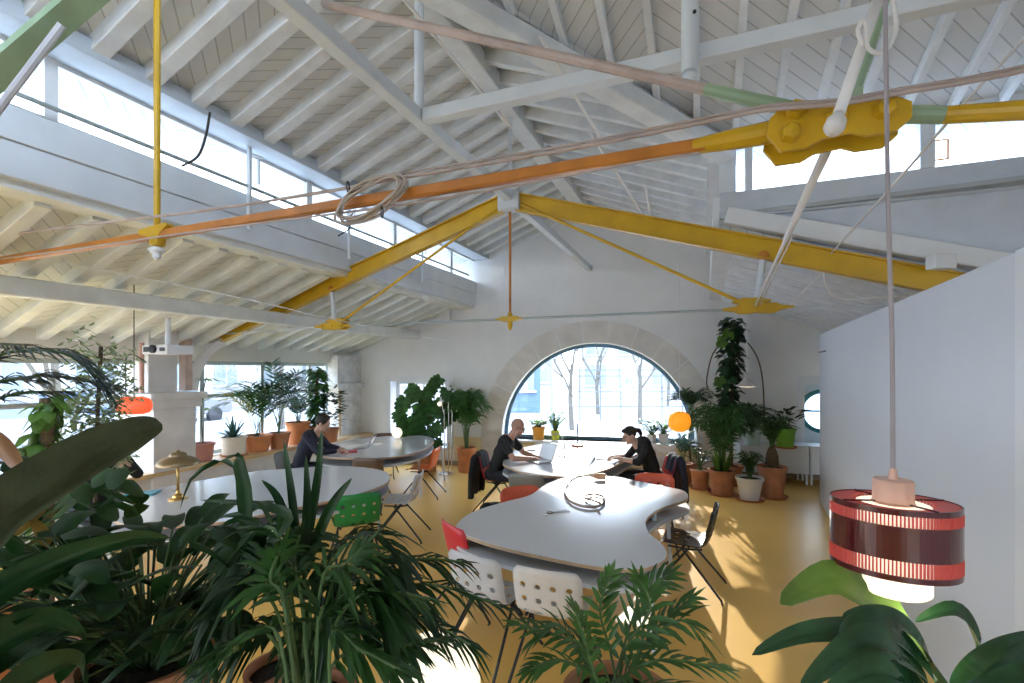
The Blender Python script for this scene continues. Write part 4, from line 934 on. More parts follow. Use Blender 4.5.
# ---- planting shelf at the viewer's side (its top lies just under the picture)
SH = .75
t = thing('plant_shelf', 'long wooden planting shelf carrying the near plants', 'shelf', (-.2,1.3,0)); b = MB(); b.box((-2.6,-.42,SH-.04),(2.3,.46,SH)); b.build('shelf_board', mat('shelf_wood', (.45,.32,.2), .5, var=.15), t, bevel=.005)
for x in (-2.4,-.1,2.1):
    for y in (-.36,.38): b = MB(); b.box((x-.03,y-.03,0),(x+.03,y+.03,SH-.04)); b.build('leg', white, t)
def on_shelf(px, Y): return V(((px-512)/FP*Y, Y, SH))
def fr_leaf(b, pix, w, side=(0,0,1), fold=.2, a=.7, p=.7, n=12, across=4, O=V((0,0,0)), wave=0, mi=0):
    leaf(b, [at(*q)-O for q in pix], w, side, fold, a, p, n, across, mi, wave)
# palm over the upper left corner
t = potted('potted_palm', 'dark kentia palm arching in from the upper left edge', 'plant', V((-2.35,1.95,0)), .2, .4, terra); O = t.location
b = MB(); s = MB(); R3 = random.Random(3)
for pts, n, L in (([(-70,560,1.9),(-30,430,1.95),(25,378,2.05),(100,383,2.2)], 36, .24), ([(-70,560,1.9),(-60,430,1.9),(-10,360,1.9),(60,352,2.0),(98,378,2.15)], 36, .24), ([(-70,560,1.9),(-50,440,1.9),(0,398,1.9),(60,392,2.0)], 30, .15), ([(-70,560,1.9),(-90,420,2.0),(-50,350,2.2),(20,345,2.5)], 34, .24)):
    P = [at(*q)-O for q in pts]; P[0] = V((0,0,.4)); s.tube(smooth_path(P, 5), .006, 6); frond(b, P, n, L, .0125, t0=.42, R=R3, droop=.8, ang=60)
b.build('fronds', mat('leaf_shadow_blue', (.016,.05,.04), .35, var=.3, scale=9, trans=.12), t, smooth=True); s.build('frond_stems', stemg, t)  # foreground shade is put into this dark blue leaf colour
# giant paddle leaf nearest the viewer
t = potted('potted_paddle_plant', 'plant with the giant dark paddle leaf crossing the left foreground', 'plant', V((-1.35,.62,SH-.1)), .13, .25, terra); O = t.location
b = MB(); s = MB()
P = [at(-120,600,.86)-O, at(-40,545,.88)-O, at(20,503,.92)-O, at(90,457,.97)-O, at(135,434,1.0)-O, at(162,424,1.02)-O]
ribbed(b, P, .135, V((.42,-.3,.85)), .22, .55, .5, n=30, ribs=6, amp=.16); s.tube(smooth_path([V((0,0,.2)), V((-.05,.1,.5)), P[0]], 5), .010, 8)
b.build('giant_leaf', lf_back, t, smooth=True)
b = MB(); ribbed(b, [at(-60,640,.95)-O, at(0,595,1.0)-O, at(60,563,1.05)-O, at(130,540,1.1)-O, at(170,538,1.12)-O], .085, V((.25,-.5,.8)), .3, .6, .7)
ribbed(b, [at(-60,690,.9)-O, at(0,645,.95)-O, at(50,625,1.0)-O, at(85,640,1.05)-O], .11, V((.2,-.6,.8)), .3, .6, .7)
ribbed(b, [at(-10,720,.9)-O, at(30,680,.95)-O, at(75,664,1.0)-O, at(85,690,1.0)-O], .09, V((.2,-.6,.8)), .3, .6, .7)
s.tube(smooth_path([V((0,0,.2)), at(-60,640,.95)-O], 3), .008, 8)
b.build('lower_leaves', lf_deep, t, smooth=True); s.build('stems', stemg, t)
b = MB(); leaf(b, [at(-15,430,1.25)-O, at(5,452,1.25)-O, at(25,475,1.22)-O], .05, V((1,0,.5)), .3, n=8, across=4); b.build('brown_leaf', mat('leaf_brown', (.33,.15,.05), .5, var=.2, trans=.3), t, smooth=True)
# anthurium in the bright pot at far left
t = potted('potted_anthurium', 'anthurium in the vivid orange terracotta pot at the left edge', 'plant', V((-2.02,1.72,SH)), .24, .40, mat('vivid_terracotta', (.85,.30,.10), .6, var=.08, scale=4)); O = t.location
broad_at(t, .38, 90, .50, .42, .24, .075, lf_dark, R=random.Random(5)); b = MB(); b.ball(V((.12,-.2,.80)), .03, 10, 8, sc=(1,.6,1.3)); b.tube([V((.05,0,.4)), V((.12,-.2,.78))], .004, 5); b.build('pink_bloom', mat('pink_bloom', (.75,.35,.28), .5), t, smooth=True)
b = MB()
for px, py, dx in ((28,520,.05),(48,548,-.03),(10,540,.06),(40,505,.04)): c = at(px,py,1.6)-O; leaf(b, [c, c+V((dx,0,.06)), c+V((dx*2,0,.10))], .05, V((0,1,0)), .2)
b.build('ochre_leaves', mat('leaf_ochre', (.40,.26,.06), .5, var=.3, trans=.3), t, smooth=True)
# lily in the terracotta pot at the bottom left
t = potted('potted_lily', 'broad-leaved lily in the terracotta pot at the bottom left', 'plant', V((-1.13,1.5,SH)), .19, .37, terra); O = t.location
broad_at(t, .35, 95, .36, .42, .24, .07, lf_dark, R=random.Random(8)); b = MB(); R3 = random.Random(12)
for i in range(26):
    c = at(R3.uniform(70,140), R3.uniform(466,505), R3.uniform(1.5,1.9))-O; a = R3.uniform(0,2*PI); d = V((math.cos(a)*.6,math.sin(a)*.6,-.55)); leaf(b, [c, c+d*.05, c+d*.105], .065, V((-math.sin(a),math.cos(a),.2)), .2, .55, .6, n=6, across=4)
b.build('heart_leaves', lf_mid, t, smooth=True)
b = MB(); s = MB()
for i in range(80):
    c = at(R3.uniform(-5,225), R3.uniform(525,650), R3.uniform(1.12,1.6))-O; a = R3.uniform(0,2*PI); d = V((math.cos(a),math.sin(a)*.6,R3.uniform(-.6,.25))).normalized(); L_ = R3.uniform(.10,.19)
    leaf(b, [c, c+d*L_*.5, c+d*L_-V((0,0,L_*.25))], R3.uniform(.035,.06), V((-math.sin(a),math.cos(a),.3)), .25, .65, .7, n=6, across=4); s.tube([V((c.x*.1,c.y*.1,.34)), V((c.x*.6,c.y*.6,max(.4,c.z*.8))), c], .0028, 5)
b.build('lower_leaves', MT['leaf_dark'], t, smooth=True); s.build('leaf_stalks', mat('dark_stalk', (.03,.06,.02), .5), t)
# plant bodies used by the near palms: fronds given by the points they pass through
def near_palm(label, O, fr, m, R, L=.13, w=.022, nl=13, pr=.17, ph=.28, extra=None, t0=.35, droop=.5):
    t = potted('potted_palm', label, 'plant', O, pr, ph, terra); O = V(O); b = MB(); s = MB()
    for f in fr:
        P = [V((R.uniform(-.04,.04),R.uniform(-.04,.04),ph-.02))]+[at(*q)-O for q in f]
        s.tube(smooth_path(P, 5), .0042, 6); frond(b, P, nl, L*R.uniform(.9,1.15), w, t0=t0, R=R, droop=droop, ang=50, up=.1)
    o = b.build('fronds', m, t, smooth=True); s.build('frond_stems', stemg, t); return t
R4 = random.Random(21)
fr = [[(350,600,1.5),(430,585,1.5),(500,606,1.55)],[(350,580,1.5),(410,560,1.5),(462,562,1.55)],[(340,620,1.4),(410,615,1.4),(470,645,1.4)],[(350,570,1.5),(420,560,1.55),(458,585,1.6)],
      [(300,580,1.45),(250,540,1.5),(205,530,1.55)],[(290,600,1.4),(240,585,1.4),(185,590,1.4)],
      [(300,620,1.35),(250,635,1.3),(200,665,1.3)],[(330,640,1.35),(370,620,1.3),(410,650,1.3)],[(310,600,1.3),(285,570,1.25),(250,560,1.25)],[(320,600,1.4),(330,560,1.4),(350,535,1.4)],
      [(310,600,1.5),(295,560,1.55),(300,535,1.6)],[(300,580,1.6),(250,545,1.65),(225,532,1.7)],[(330,590,1.45),(390,575,1.4),(430,610,1.4)]]
R6 = random.Random(77)
for i in range(15):
    x, y = R6.uniform(185,450), R6.uniform(545,690); Yd = R6.uniform(1.15,1.5); fr.append([(310+(x-310)*.35, min(y,640)-5, Yd), (310+(x-310)*.7, y-28, Yd), (x, y, Yd)])
near_palm('big dark bamboo palm filling the foreground left of centre', (-.62,1.42,SH), fr, mat('leaf_bamboo_palm', (.015,.055,.013), .45, var=.35, scale=9, trans=.3, spec=.35), R4, L=.14, w=.0165, nl=14, t0=.35, droop=.9)
fr = [[(320,590,1.2),(345,565,1.2),(362,548,1.22)],[(300,590,1.25),(270,570,1.25),(225,575,1.25)],[(330,620,1.2),(370,590,1.2),(430,600,1.22)],[(280,640,1.1),(240,640,1.1),(200,660,1.1)],[(330,640,1.1),(360,650,1.1),(400,670,1.1)],
      [(285,610,1.15),(270,580,1.15),(280,550,1.15)],[(330,670,1.2),(380,650,1.2),(440,640,1.25)]]
near_palm('second glossy palm in front of the bamboo palm, bottom left of centre', (-.42,1.08,SH), fr, lf_mid, R4, L=.115, w=.015, nl=12, pr=.13, t0=.35, droop=.9)
fr = [[(610,650,1.5),(600,610,1.5),(610,575,1.52)],[(600,660,1.5),(570,640,1.5),(520,625,1.5)],[(625,650,1.5),(650,610,1.5),(640,580,1.52)],[(640,650,1.5),(680,620,1.45),(700,640,1.45)],[(620,680,1.45),(660,660,1.4),(720,668,1.4)],
      [(600,680,1.45),(560,660,1.4),(530,670,1.4)],[(620,660,1.55),(640,600,1.6),(668,575,1.6)],[(590,670,1.5),(560,625,1.5),(535,640,1.5)],[(630,690,1.4),(650,690,1.35),(690,690,1.3)],[(600,690,1.4),(585,640,1.4),(575,610,1.4)],[(630,670,1.5),(655,630,1.5),(690,600,1.5)]]
near_palm('light green parlour palm at the bottom centre below the table', (.32,1.45,SH), fr, mat('leaf_parlour', (.055,.15,.03), .36, var=.3, scale=9, trans=.3), R4, L=.115, w=.017, nl=11, t0=.3)
# strap-leaved plant standing in the palms
t = potted('potted_dracaena', 'upright strap-leaved dracaena rising before the long white table', 'plant', V((-.82,1.72,SH)), .12, .2, terra); O = t.location; b = MB(); s = MB()
for pix, w in (([(300,560,1.7),(292,490,1.7),(284,440,1.72)],.035),([(305,560,1.7),(318,480,1.7),(322,430,1.7)],.035),([(305,570,1.65),(330,510,1.65),(352,478,1.65)],.04),([(300,560,1.7),(280,500,1.7),(262,480,1.7)],.04),
     ([(305,560,1.7),(308,500,1.68),(306,455,1.68)],.035),([(245,560,1.6),(240,500,1.6),(236,466,1.6),(215,462,1.62),(190,480,1.65),(180,510,1.66)],.022),([(245,560,1.55),(248,500,1.55),(242,468,1.55),(238,455,1.55),(225,458,1.55)],.05),([(250,560,1.5),(290,520,1.55),(260,505,1.6),(200,500,1.65)],.035)):
    fr_leaf(b, pix, w, (1,-.2,.1), .3, .6, .7, n=12, O=O)
b.build('strap_leaves', mat('leaf_fresh', (.02,.075,.018), .35, var=.25, scale=9, trans=.3), t, smooth=True)
# peace lily at the lower right
t = potted('potted_peace_lily', 'glossy peace lily under the red pendant at the lower right', 'plant', V((1.22,1.25,SH)), .18, .26, terra); O = t.location; b = MB(); s = MB()
def blade(pix, w, side, fold=.35, mi=0, a=.62, p=.6): 
    ribbed(b, [at(*q)-O for q in pix], w, side, fold, a, p, n=22, ribs=5, amp=.06, mi=mi); s.tube([V((0,0,.24)), (V((0,0,.24))+(at(*pix[0])-O))*.5+V((.01,0,.02)), at(*pix[0])-O], .005, 6)
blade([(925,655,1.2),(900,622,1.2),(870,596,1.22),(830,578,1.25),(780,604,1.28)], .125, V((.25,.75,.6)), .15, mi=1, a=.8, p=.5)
blade([(925,660,1.2),(905,645,1.14),(865,633,1.12),(805,634,1.12),(752,655,1.14)], .062, V((.1,.8,.6)), .4, mi=0, a=.85)
blade([(930,665,1.2),(920,645,1.15),(897,622,1.15),(870,614,1.15),(842,617,1.15)], .062, V((.3,.8,.5)), .35, mi=0)
blade([(935,680,1.15),(900,640,1.1),(870,625,1.1),(845,640,1.1),(830,668,1.1)], .07, V((.3,.8,.5)), .3)
blade([(930,690,1.1),(900,655,1.05),(860,645,1.05),(800,690,1.05)], .09, V((.1,.8,.6)), .35)
blade([(975,668,1.25),(975,640,1.27),(955,610,1.3),(915,622,1.32)], .065, V((.5,.7,.5)), .3)
blade([(960,700,1.2),(985,675,1.15),(1015,650,1.15),(1050,632,1.18)], .085, V((-.6,.5,.6)), .3)
blade([(960,710,1.1),(1000,700,1.05),(1030,680,1.05),(1060,670,1.05)], .09, V((-.5,.6,.6)), .3)
blade([(930,700,1.1),(905,680,1.0),(870,672,1.0),(820,700,1.0)], .08, V((.1,.8,.6)), .3)
b.build('leaves', [mat('leaf_glossy_dark', (.02,.075,.028), .22, var=.25, scale=14, trans=.15, bump=.4, bscale=18), mat('leaf_lit_green', (.08,.15,.03), .35, var=.2, scale=8, trans=.4)], t, smooth=True); s.build('stems', stemg, t)  # lit look of the top blade is put into its lighter green
# ------------------------------------------------------------------ people
skinA = mat('skin_a', (.50,.27,.19), .5, var=.05, scale=12); skinB = mat('skin_b', (.60,.36,.27), .5, var=.05, scale=12)
blackc = mat('black_cloth', (.012,.013,.016), .85, var=.25, scale=25, bump=.4, bscale=60)
navyc = mat('navy_cloth', (.018,.022,.045), .85, var=.25, scale=25, bump=.4, bscale=60)
jeans = mat('dark_trousers', (.02,.024,.035), .85, var=.2, scale=20); hairm = mat('dark_hair', (.015,.010,.008), .5, var=.3, scale=60, bump=.6, bscale=120)
stub = mat('grey_stubble', (.28,.20,.16), .8, var=.2, scale=80); eyed = mat('eye_dark', (.02,.015,.012), .2, var=0); shoem = mat('shoe', (.03,.03,.03), .5)
def capsule(b, p0, p1, r0, r1, n=14):
    p0, p1 = V(p0), V(p1); d = (p1-p0).normalized(); ps = []; rs = []
    for k in range(5): a = PI/2*k/4; ps.append(p0-d*r0*math.cos(a)*.999); rs.append(max(1e-4, r0*math.sin(a)))
    for k in range(5): a = PI/2*k/4; ps.append(p1+d*r1*math.sin(a)*.999); rs.append(max(1e-4, r1*math.cos(a)))
    b.tube(ps, rs, n)
def chainc(b, pts, rs):
    for i in range(len(pts)-1): capsule(b, pts[i], pts[i+1], rs[i], rs[i+1])
def remesh(o, vox, it=4):
    m = o.modifiers.new('merge', 'REMESH'); m.mode = 'VOXEL'; m.voxel_size = vox; m.use_smooth_shade = True
    s = o.modifiers.new('soften', 'SMOOTH'); s.iterations = it; s.factor = .5
    return o
SC = 1.05
def person(label, loc, rz, skin, top, trouser, head=(0,.27,1.21), neck=(0,.18,1.05), sh=(.175,.13,1.01), el=(.25,.30,.80), ha=(.08,.52,.785), long_sleeve=True, hair='short', bald=False, glasses=False, beard=False, female=False, grip=.2, scl=1.05):
    t = thing('person', label, 'person', loc, rz); t.scale = (scl, scl, scl); H = V(head); k = .92 if female else 1
    b = MB(); T = [V((0,-.02,.53)), V((0,.0,.66)), V((0,.06,.82)), V((0,.12,.96))]
    def trunk(b, g, up=True):
        for i, (rx, ry) in enumerate(((.165,.12),(.14,.105),(.155,.115),(.165,.11))):
            b.ball(T[i], 1, 16, 10, sc=((rx*k+g),(ry*k+g),.13))
        for i in range(3):
            for x in (-.07,.07): capsule(b, T[i]+V((x*k,0,0)), T[i+1]+V((x*k,0,0)), .09*k+g, .09*k+g)
        for x in (-1,1): capsule(b, V((0,.12,1.0)), V((x*sh[0]*k,sh[1],sh[2])), .075+g, .058*k+g)
    trunk(b, -.012)
    chainc(b, [V(neck)-V((0,.02,.05)), V(neck)+(H-V(neck))*.5], [.06*k,.052*k])
    R = Matrix.Rotation(math.radians(-24), 3, 'X')   # head bows forward a little
    hd = lambda x,y,z: H+R@V((x,y,z))
    b.ball(H+R@V((0,-.012,.022)), 1, 20, 14, sc=(.076*k,.096*k,.098*k), rot=R)          # cranium
    b.ball(hd(0,.020,-.042), 1, 18, 12, sc=(.062*k,.076*k,.080*k), rot=R)               # face and jaw
    capsule(b, hd(0,.088,.0), hd(0,.112,-.028), .009, .013)                              # nose
    capsule(b, hd(-.03,.082,.024), hd(.03,.082,.024), .011, .011)                        # brow
    capsule(b, hd(-.018,.088,-.060), hd(.018,.088,-.060), .009, .009)                    # mouth
    b.ball(hd(0,.068,-.092), .024, 10, 8)                                                # chin
    for x in (-1,1): b.ball(hd(x*.076*k,-.008,-.012), 1, 10, 8, sc=(.010,.020,.032), rot=R)
    hands = []
    for x in (-1,1):
        S = V((x*sh[0]*k,sh[1],sh[2])); E = V((x*el[0]*k,el[1],el[2])); Hn = V((x*ha[0],ha[1],ha[2])) if not isinstance(ha, dict) else V(ha[x])
        chainc(b, [S, S.lerp(E,.5), E], [.052*k,.046*k,.040*k]); chainc(b, [E, E.lerp(Hn,.35), Hn], [.040*k,.038*k,.024*k])
        f = (Hn-E).normalized(); f = V((f.x*.6, f.y, f.z*.4)).normalized(); sd = f.cross(V((0,0,1))).normalized(); nr = sd.cross(f)
        if nr.z < 0: nr = -nr
        capsule(b, Hn, Hn+f*.05, .021, .019); 
        for j, (o_, L_) in enumerate(((-.027,.058),(-.009,.070),(.009,.074),(.027,.064))):
            if x < 0: o_ = -o_
            c0 = Hn+f*.055+sd*o_*.8; capsule(b, Hn+f*.02+sd*o_*.6, c0, .0115, .0105)
            c1 = c0+f*L_*.5-nr*L_*grip; c2 = c1+f*L_*.36-nr*L_*(grip+.35); chainc(b, [c0,c1,c2], [.0095,.0088,.0075])
        th = Hn+f*.012-sd*x*.020; chainc(b, [th, th+f*.028-sd*x*.022-nr*.008, th+f*.055-sd*x*.024-nr*.016], [.0125,.0105,.0085])
    for x in (-1,1):
        chainc(b, [V((x*.08,-.02,.52)), V((x*.13,.38,.52)), V((x*.13,.30,.10))], [.075,.052,.036])
    remesh(b.build('body', skin, t), .0065, 3)
    b = MB(); trunk(b, .006)
    for x in (-1,1):
        S = V((x*sh[0]*k,sh[1],sh[2])); E = V((x*el[0]*k,el[1],el[2])); Hn = V((x*ha[0],ha[1],ha[2])) if not isinstance(ha, dict) else V(ha[x])
        if long_sleeve == 1: chainc(b, [S, S.lerp(E,.5), E], [.066*k,.060*k,.054*k]); chainc(b, [E, E.lerp(Hn,.82)], [.054*k,.038*k])
        elif long_sleeve == .5: chainc(b, [S, S.lerp(E,.5), E], [.062*k,.056*k,.052*k]); chainc(b, [E, E.lerp(Hn,.2)], [.052*k,.048*k])
        else: chainc(b, [S, S.lerp(E,.62)], [.066*k,.062*k])
    capsule(b, V(neck)-V((0,.02,.06)), V(neck)-V((0,.012,.03)), .068*k, .060*k)
    remesh(b.build('top', top, t), .012, 3)
    b = MB(); b.ball(V((0,-.04,.53)), 1, 16, 10, sc=(.19,.15,.11))
    for x in (-1,1): chainc(b, [V((x*.09,-.02,.52)), V((x*.13,.20,.525)), V((x*.135,.40,.515))], [.092,.080,.066]); chainc(b, [V((x*.135,.40,.515)), V((x*.13,.36,.3)), V((x*.13,.31,.10))], [.066,.058,.048])
    remesh(b.build('trousers', trouser, t), .014, 3)
    for x in (-1,1): b = MB(); capsule(b, V((x*.13,.29,.048)), V((x*.145,.46,.036)), .045, .034); b.box((x*.137-.04,.25,0),(x*.137+.04,.49,.018)); remesh(b.build('shoe', shoem, t), .008, 2)
    for x in (-1,1):
        b = MB(); b.ball(hd(x*.028,.086,.008), .0085, 10, 8); b.build('eye', eyed, t, smooth=True)
    if not bald:
        b = MB(); b.ball(H+R@V((0,-.022,.034)), 1, 20, 14, sc=(.086*k,.098*k,.098*k), rot=R)
        if female:
            b.ball(hd(0,-.10,.03), .034, 12, 10); chainc(b, [hd(0,-.105,.03), hd(0,-.145,.0), hd(0,-.150,-.05), hd(0,-.13,-.10)], [.030,.034,.028,.012]); b.ball(hd(0,.03,.085), 1, 14, 10, sc=(.062,.06,.03), rot=R)
        else:
            for i in range(9): a = i*.7; b.ball(hd(.04*math.cos(a),.0+.045*math.sin(a),.10), .026, 8, 6)
        remesh(b.build('hair', hairm, t), .007, 2)
    if beard:
        b = MB(); capsule(b, hd(-.036,.048,-.082), hd(.036,.048,-.082), .026, .026); b.ball(hd(0,.066,-.092), 1, 12, 8, sc=(.034,.026,.028)); remesh(b.build('beard', stub, t), .006, 2)
    if glasses:
        b = MB()
        for x in (-1,1):
            b.tube([hd(x*.030+.022*math.cos(2*PI*i/14), .105, .008+.017*math.sin(2*PI*i/14)) for i in range(15)], .0022, 5); b.tube([hd(x*.052,.103,.012), hd(x*.077,.0,.008)], .0022, 5)
        b.tube([hd(-.008,.106,.010), hd(.008,.106,.010)], .0022, 5); b.build('glasses', blackm, t)
    return t
fa = lambda fx, fy: math.atan2(-fx, fy)
person('bald person with glasses and black t-shirt typing at the round table', (-.20,6.92,-.02), fa(1,-.32), skinA, blackc, jeans, scl=1.02, head=(0,.29,1.19), long_sleeve=0, bald=True, glasses=True, beard=True)
person('person with dark ponytail and black top using a laptop at the round table', (1.94,6.74,-.02), fa(-1,-.15), skinB, blackc, jeans, scl=1.02, head=(0,.31,1.10), neck=(0,.20,.96), sh=(.165,.14,.93), el=(.22,.27,.76), ha=(.07,.50,.80), long_sleeve=.5, female=True)
person('person in dark navy hoodie bent over a red notebook at the back left table', (-3.12,7.18,-.02), fa(1,.1), skinB, navyc, jeans, head=(0,.29,1.17), neck=(0,.19,1.02), long_sleeve=1)
t = person('person holding up a phone behind the giant leaf near the pillar', (-4.42,5.12,0), fa(.9,-.4), skinB, blackc, jeans, head=(0,.20,1.2), el=(.24,.28,.84), ha={-1:(-.045,.42,1.02), 1:(.045,.42,1.02)}, long_sleeve=1, grip=.5)
W_ = Matrix.Rotation(fa(.9,-.4), 3, 'Z')@V((0,.50,1.05))+V((-4.42,5.12,0))
b = MB(); b.box((-.075,-.005,-.038),(.075,.005,.038)); o = b.build('phone', blackm, bevel=.003); o.location = W_; o.rotation_euler = (0,0,fa(.9,-.4)); tag(o, 'black phone held up in both hands near the pillar', 'phone')

def jacket(loc, rz, label, m, w=.44, fr_=.2, bk=.52):
    t = thing('jacket', label, 'jacket', loc, rz); R_ = random.Random(3)
    prof = smooth_path([V((0,-.19,.80-fr_)), V((0,-.215,.72)), V((0,-.235,.79)), V((0,-.275,.815)), V((0,-.315,.77)), V((0,-.335,.60)), V((0,-.35,.45)), V((0,-.35,.80-bk))], 5)
    b = MB(); nu = 15; vs = []
    for i in range(nu):
        u = i/(nu-1)*2-1
        for j, q in enumerate(prof):
            f = j/(len(prof)-1); wv = .018*math.sin(u*9+2*f)*(.3+f); vs.append(V((u*w*.5*(1+.18*f), q.y-wv-.01*abs(u)-(.02*f), q.z+.02*math.sin(u*7)*f-(.03*abs(u)**3))))
    n = len(prof); b.add(vs, [(i*n+j, (i+1)*n+j, (i+1)*n+j+1, i*n+j+1) for i in range(nu-1) for j in range(n-1)]); b.build('jacket_body', m, t, smooth=True, solid=.02)
    for sx in (-1,1): b = MB(); chainc(b, [V((sx*w*.5,-.30,.74)), V((sx*(w*.5+.05),-.32,.52)), V((sx*(w*.5+.03),-.33,.80-bk+.02))], [.055,.05,.04]); remesh(b.build('sleeve', m, t), .012, 2)
    return t
jacket((-.19,6.97,0), fa(1,-.25), 'black jacket draped over the bald man chair', blackc, bk=.60)
jacket((2.0,6.78,0), fa(-1,0), 'dark jacket hanging on the woman chair back', navyc, bk=.55)
b = MB(); b.ball(V((0,0,.10)), 1, 18, 12, sc=(.22,.15,.12)); b.ball(V((.12,.05,.07)), 1, 14, 10, sc=(.15,.12,.08)); b.ball(V((-.1,-.04,.13)), 1, 14, 10, sc=(.12,.10,.10)); o = remesh(b.build('bag', blackc), .012, 3); o.location = (-.22,6.52,.0); tag(o, 'black soft bag lying on the floor by the bald man chair', 'bag')

# ------------------------------------------------------------------ outside
pav = mat('pavement', (.42,.42,.43), .9, var=.1, scale=.5); b = MB(); b.add([(-60,-30,-.12),(60,-30,-.12),(60,90,-.12),(-60,90,-.12)], [(0,1,2,3)]); struct(b.build('ground', pav))
fac = mat('facade_pale', (.42,.42,.41), .9, var=.08, scale=.3); fac2 = mat('facade_sand', (.43,.41,.37), .9, var=.08, scale=.3); winm = mat('far_window', (.22,.26,.28), .4, var=.1, scale=.5); roofm = mat('far_roof', (.35,.33,.33), .8); sillm = mat('far_trim', (.40,.40,.40), .8)
def building(label, o, ux, nx, W_, H_, D_, m, cols_, rows, ww, wh, z0=1.2, group=None):
    o, ux, nx = V(o), V(ux).normalized(), V(nx).normalized(); t = thing('building', label, 'building', o); f = lambda x,y,z: ux*x+nx*y+V((0,0,z))
    b = MB(); b.box((0,0,-.1),(W_,D_,H_), fn=f); b.build('walls', m, t)
    b = MB(); b.box((-.3,-.35,H_),(W_+.3,D_+.3,H_+.35), fn=f); b.build('roof', roofm, t)
    for i in range(cols_):
        for j in range(rows):
            x = W_*(i+.5)/cols_; z = z0+j*(H_-z0)/rows; b = MB(); b.box((x-ww/2,-.06,z),(x+ww/2,.1,z+wh), fn=f); w_ = b.build('window', winm, t)
            b = MB(); b.box((x-ww/2-.1,-.2,z-.12),(x+ww/2+.1,0,z), fn=f); b.box((x-.03,-.1,z),(x+.03,-.05,z+wh), fn=f); b.build('sill', sillm, w_)
    return t
building('long pale building across the street seen through the left windows', SA(-24,2,0), SA(0,1,0), SA(-1,0,0), 30, 9.5, 8, fac, 10, 3, 1.3, 1.7)
building('sand coloured corner building seen at the right of the left windows', SA(-17,22,0), SA(.6,.8,0), SA(-.8,.6,0), 13, 8, 7, fac2, 5, 3, 1.2, 1.6)
building('low pale building across the square behind the arch', (5,36,0), (1,-.1,0), (.1,1,0), 17, 5.4, 8, fac, 7, 2, 1.5, 1.5, .9)
building('dark bluish kiosk at the left of the view through the arch', (-.1,24,0), (1,0,0), (0,1,0), 1.5, 2.5, 2, mat('kiosk_blue', (.10,.17,.24), .6), 1, 1, .9, 1.0, 1.0)
# pergola fence right of the arch view
t = thing('pergola', 'thin steel pergola and fence across the square', 'pergola', (5.2,20,0)); gm = mat('far_metal', (.12,.14,.16), .5, 0)
for i in range(9): b = MB(); b.beam((i*.85-2.4,0,-.1),(i*.85-2.4,0,1.75 if i % 2 else 2.0), .05, .05, up=(1,0,0)); b.build('post', gm, t)
for z in (.5,1.1,1.75,2.0): b = MB(); b.beam((-2.5,0,z),(4.5,0,z), .04, .05); b.build('cross_rail', gm, t)
def tree(label, loc, h, seed, group='bare trees in the square'):
    R_ = random.Random(seed); t = thing('bare_tree', label, 'tree', loc, 0, group); b = MB(); s = MB()
    def br(bb, p, d, L, r, k):
        e = p+d*L; m_ = p.lerp(e,.5)+V((R_.uniform(-.05,.05)*L,R_.uniform(-.05,.05)*L,0)); bb.tube([p,m_,e],[r,r*.8,r*.62],5, cap=False)
        if k == 0: return
        for i in range(3 if k > 1 else 4):
            a = R_.uniform(0,2*PI); q = V((math.cos(a),math.sin(a),R_.uniform(.2,.9))); br(s, p.lerp(e, R_.uniform(.5,1)), (d*.75+q*.62).normalized(), L*R_.uniform(.55,.75), r*.5, k-1)
    br(b, V((0,0,-.1)), V((0,0,1)), h*.42, .10, 4); b.build('trunk', mat('bark', (.12,.11,.09), .9), t); s.build('branches', mat('bark', (.12,.11,.09), .9), t)
for i,(px,Y,h,l) in enumerate(((572,17,5.5,'bare tree left of centre in the arch view'),(598,23,6,'thin bare tree at the middle of the arch view'),(640,19,5.5,'bare tree right of centre in the arch view'),(668,28,7,'farther bare tree at the right of the arch view'),(528,30,6,'far bare tree behind the bald man'))): tree(l, ((px-512)/484*Y,Y,0), h, i+3)
for i,(s,tt,h,l) in enumerate(((-13,6,6,'bare street tree before the far left windows'),(-14,13,6.5,'bare street tree seen through the glazing beyond the pillar'),(-16,19,7,'bare street tree near the sand building'))): tree(l, SA(s,tt,0), h, i+20)
t = thing('street_lamp', 'tall thin street lamp post in the arch view', 'street lamp', ((552-512)/484*15,15,0)); b = MB(); b.tube([V((0,0,-.1)),V((0,0,5.2))],[.055,.035],10); b.build('pole', mat('far_post', (.26,.34,.38), .5), t); b = MB(); b.box((-.1,-.5,5.2),(.1,.1,5.3)); b.build('lamp_head', gm, t)
def car(label, loc, rz, m):
    t = thing('car', label, 'car', loc, rz, 'parked cars beyond the left windows'); pr = [(-2.1,.28),(2.1,.28),(2.15,.55),(2.05,.78),(1.2,.90),(.55,1.38),(-1.0,1.42),(-1.75,.98),(-2.1,.9)]
    b = MB(); b.prism(pr, -.82, .82, fn=lambda x,z,y: V((x,y,z))); b.build('body', m, t, bevel=.05)
    b = MB(); b.prism([(1.02,.92),(.5,1.31),(-.95,1.35),(-1.5,.98)], -.835, .835, fn=lambda x,z,y: V((x,y,z))); b.build('side_windows', winm, t)
    for x in (-1.3,1.3):
        for y in (-.8,.8): b = MB(); b.lathe([(.0,-.1),(.3,-.1),(.33,-.06),(.33,.06),(.3,.1),(0,.1)], 20, V((x,y,.22)), axis=V((0,1,0))); b.build('wheel', blackm, t, auto=40)
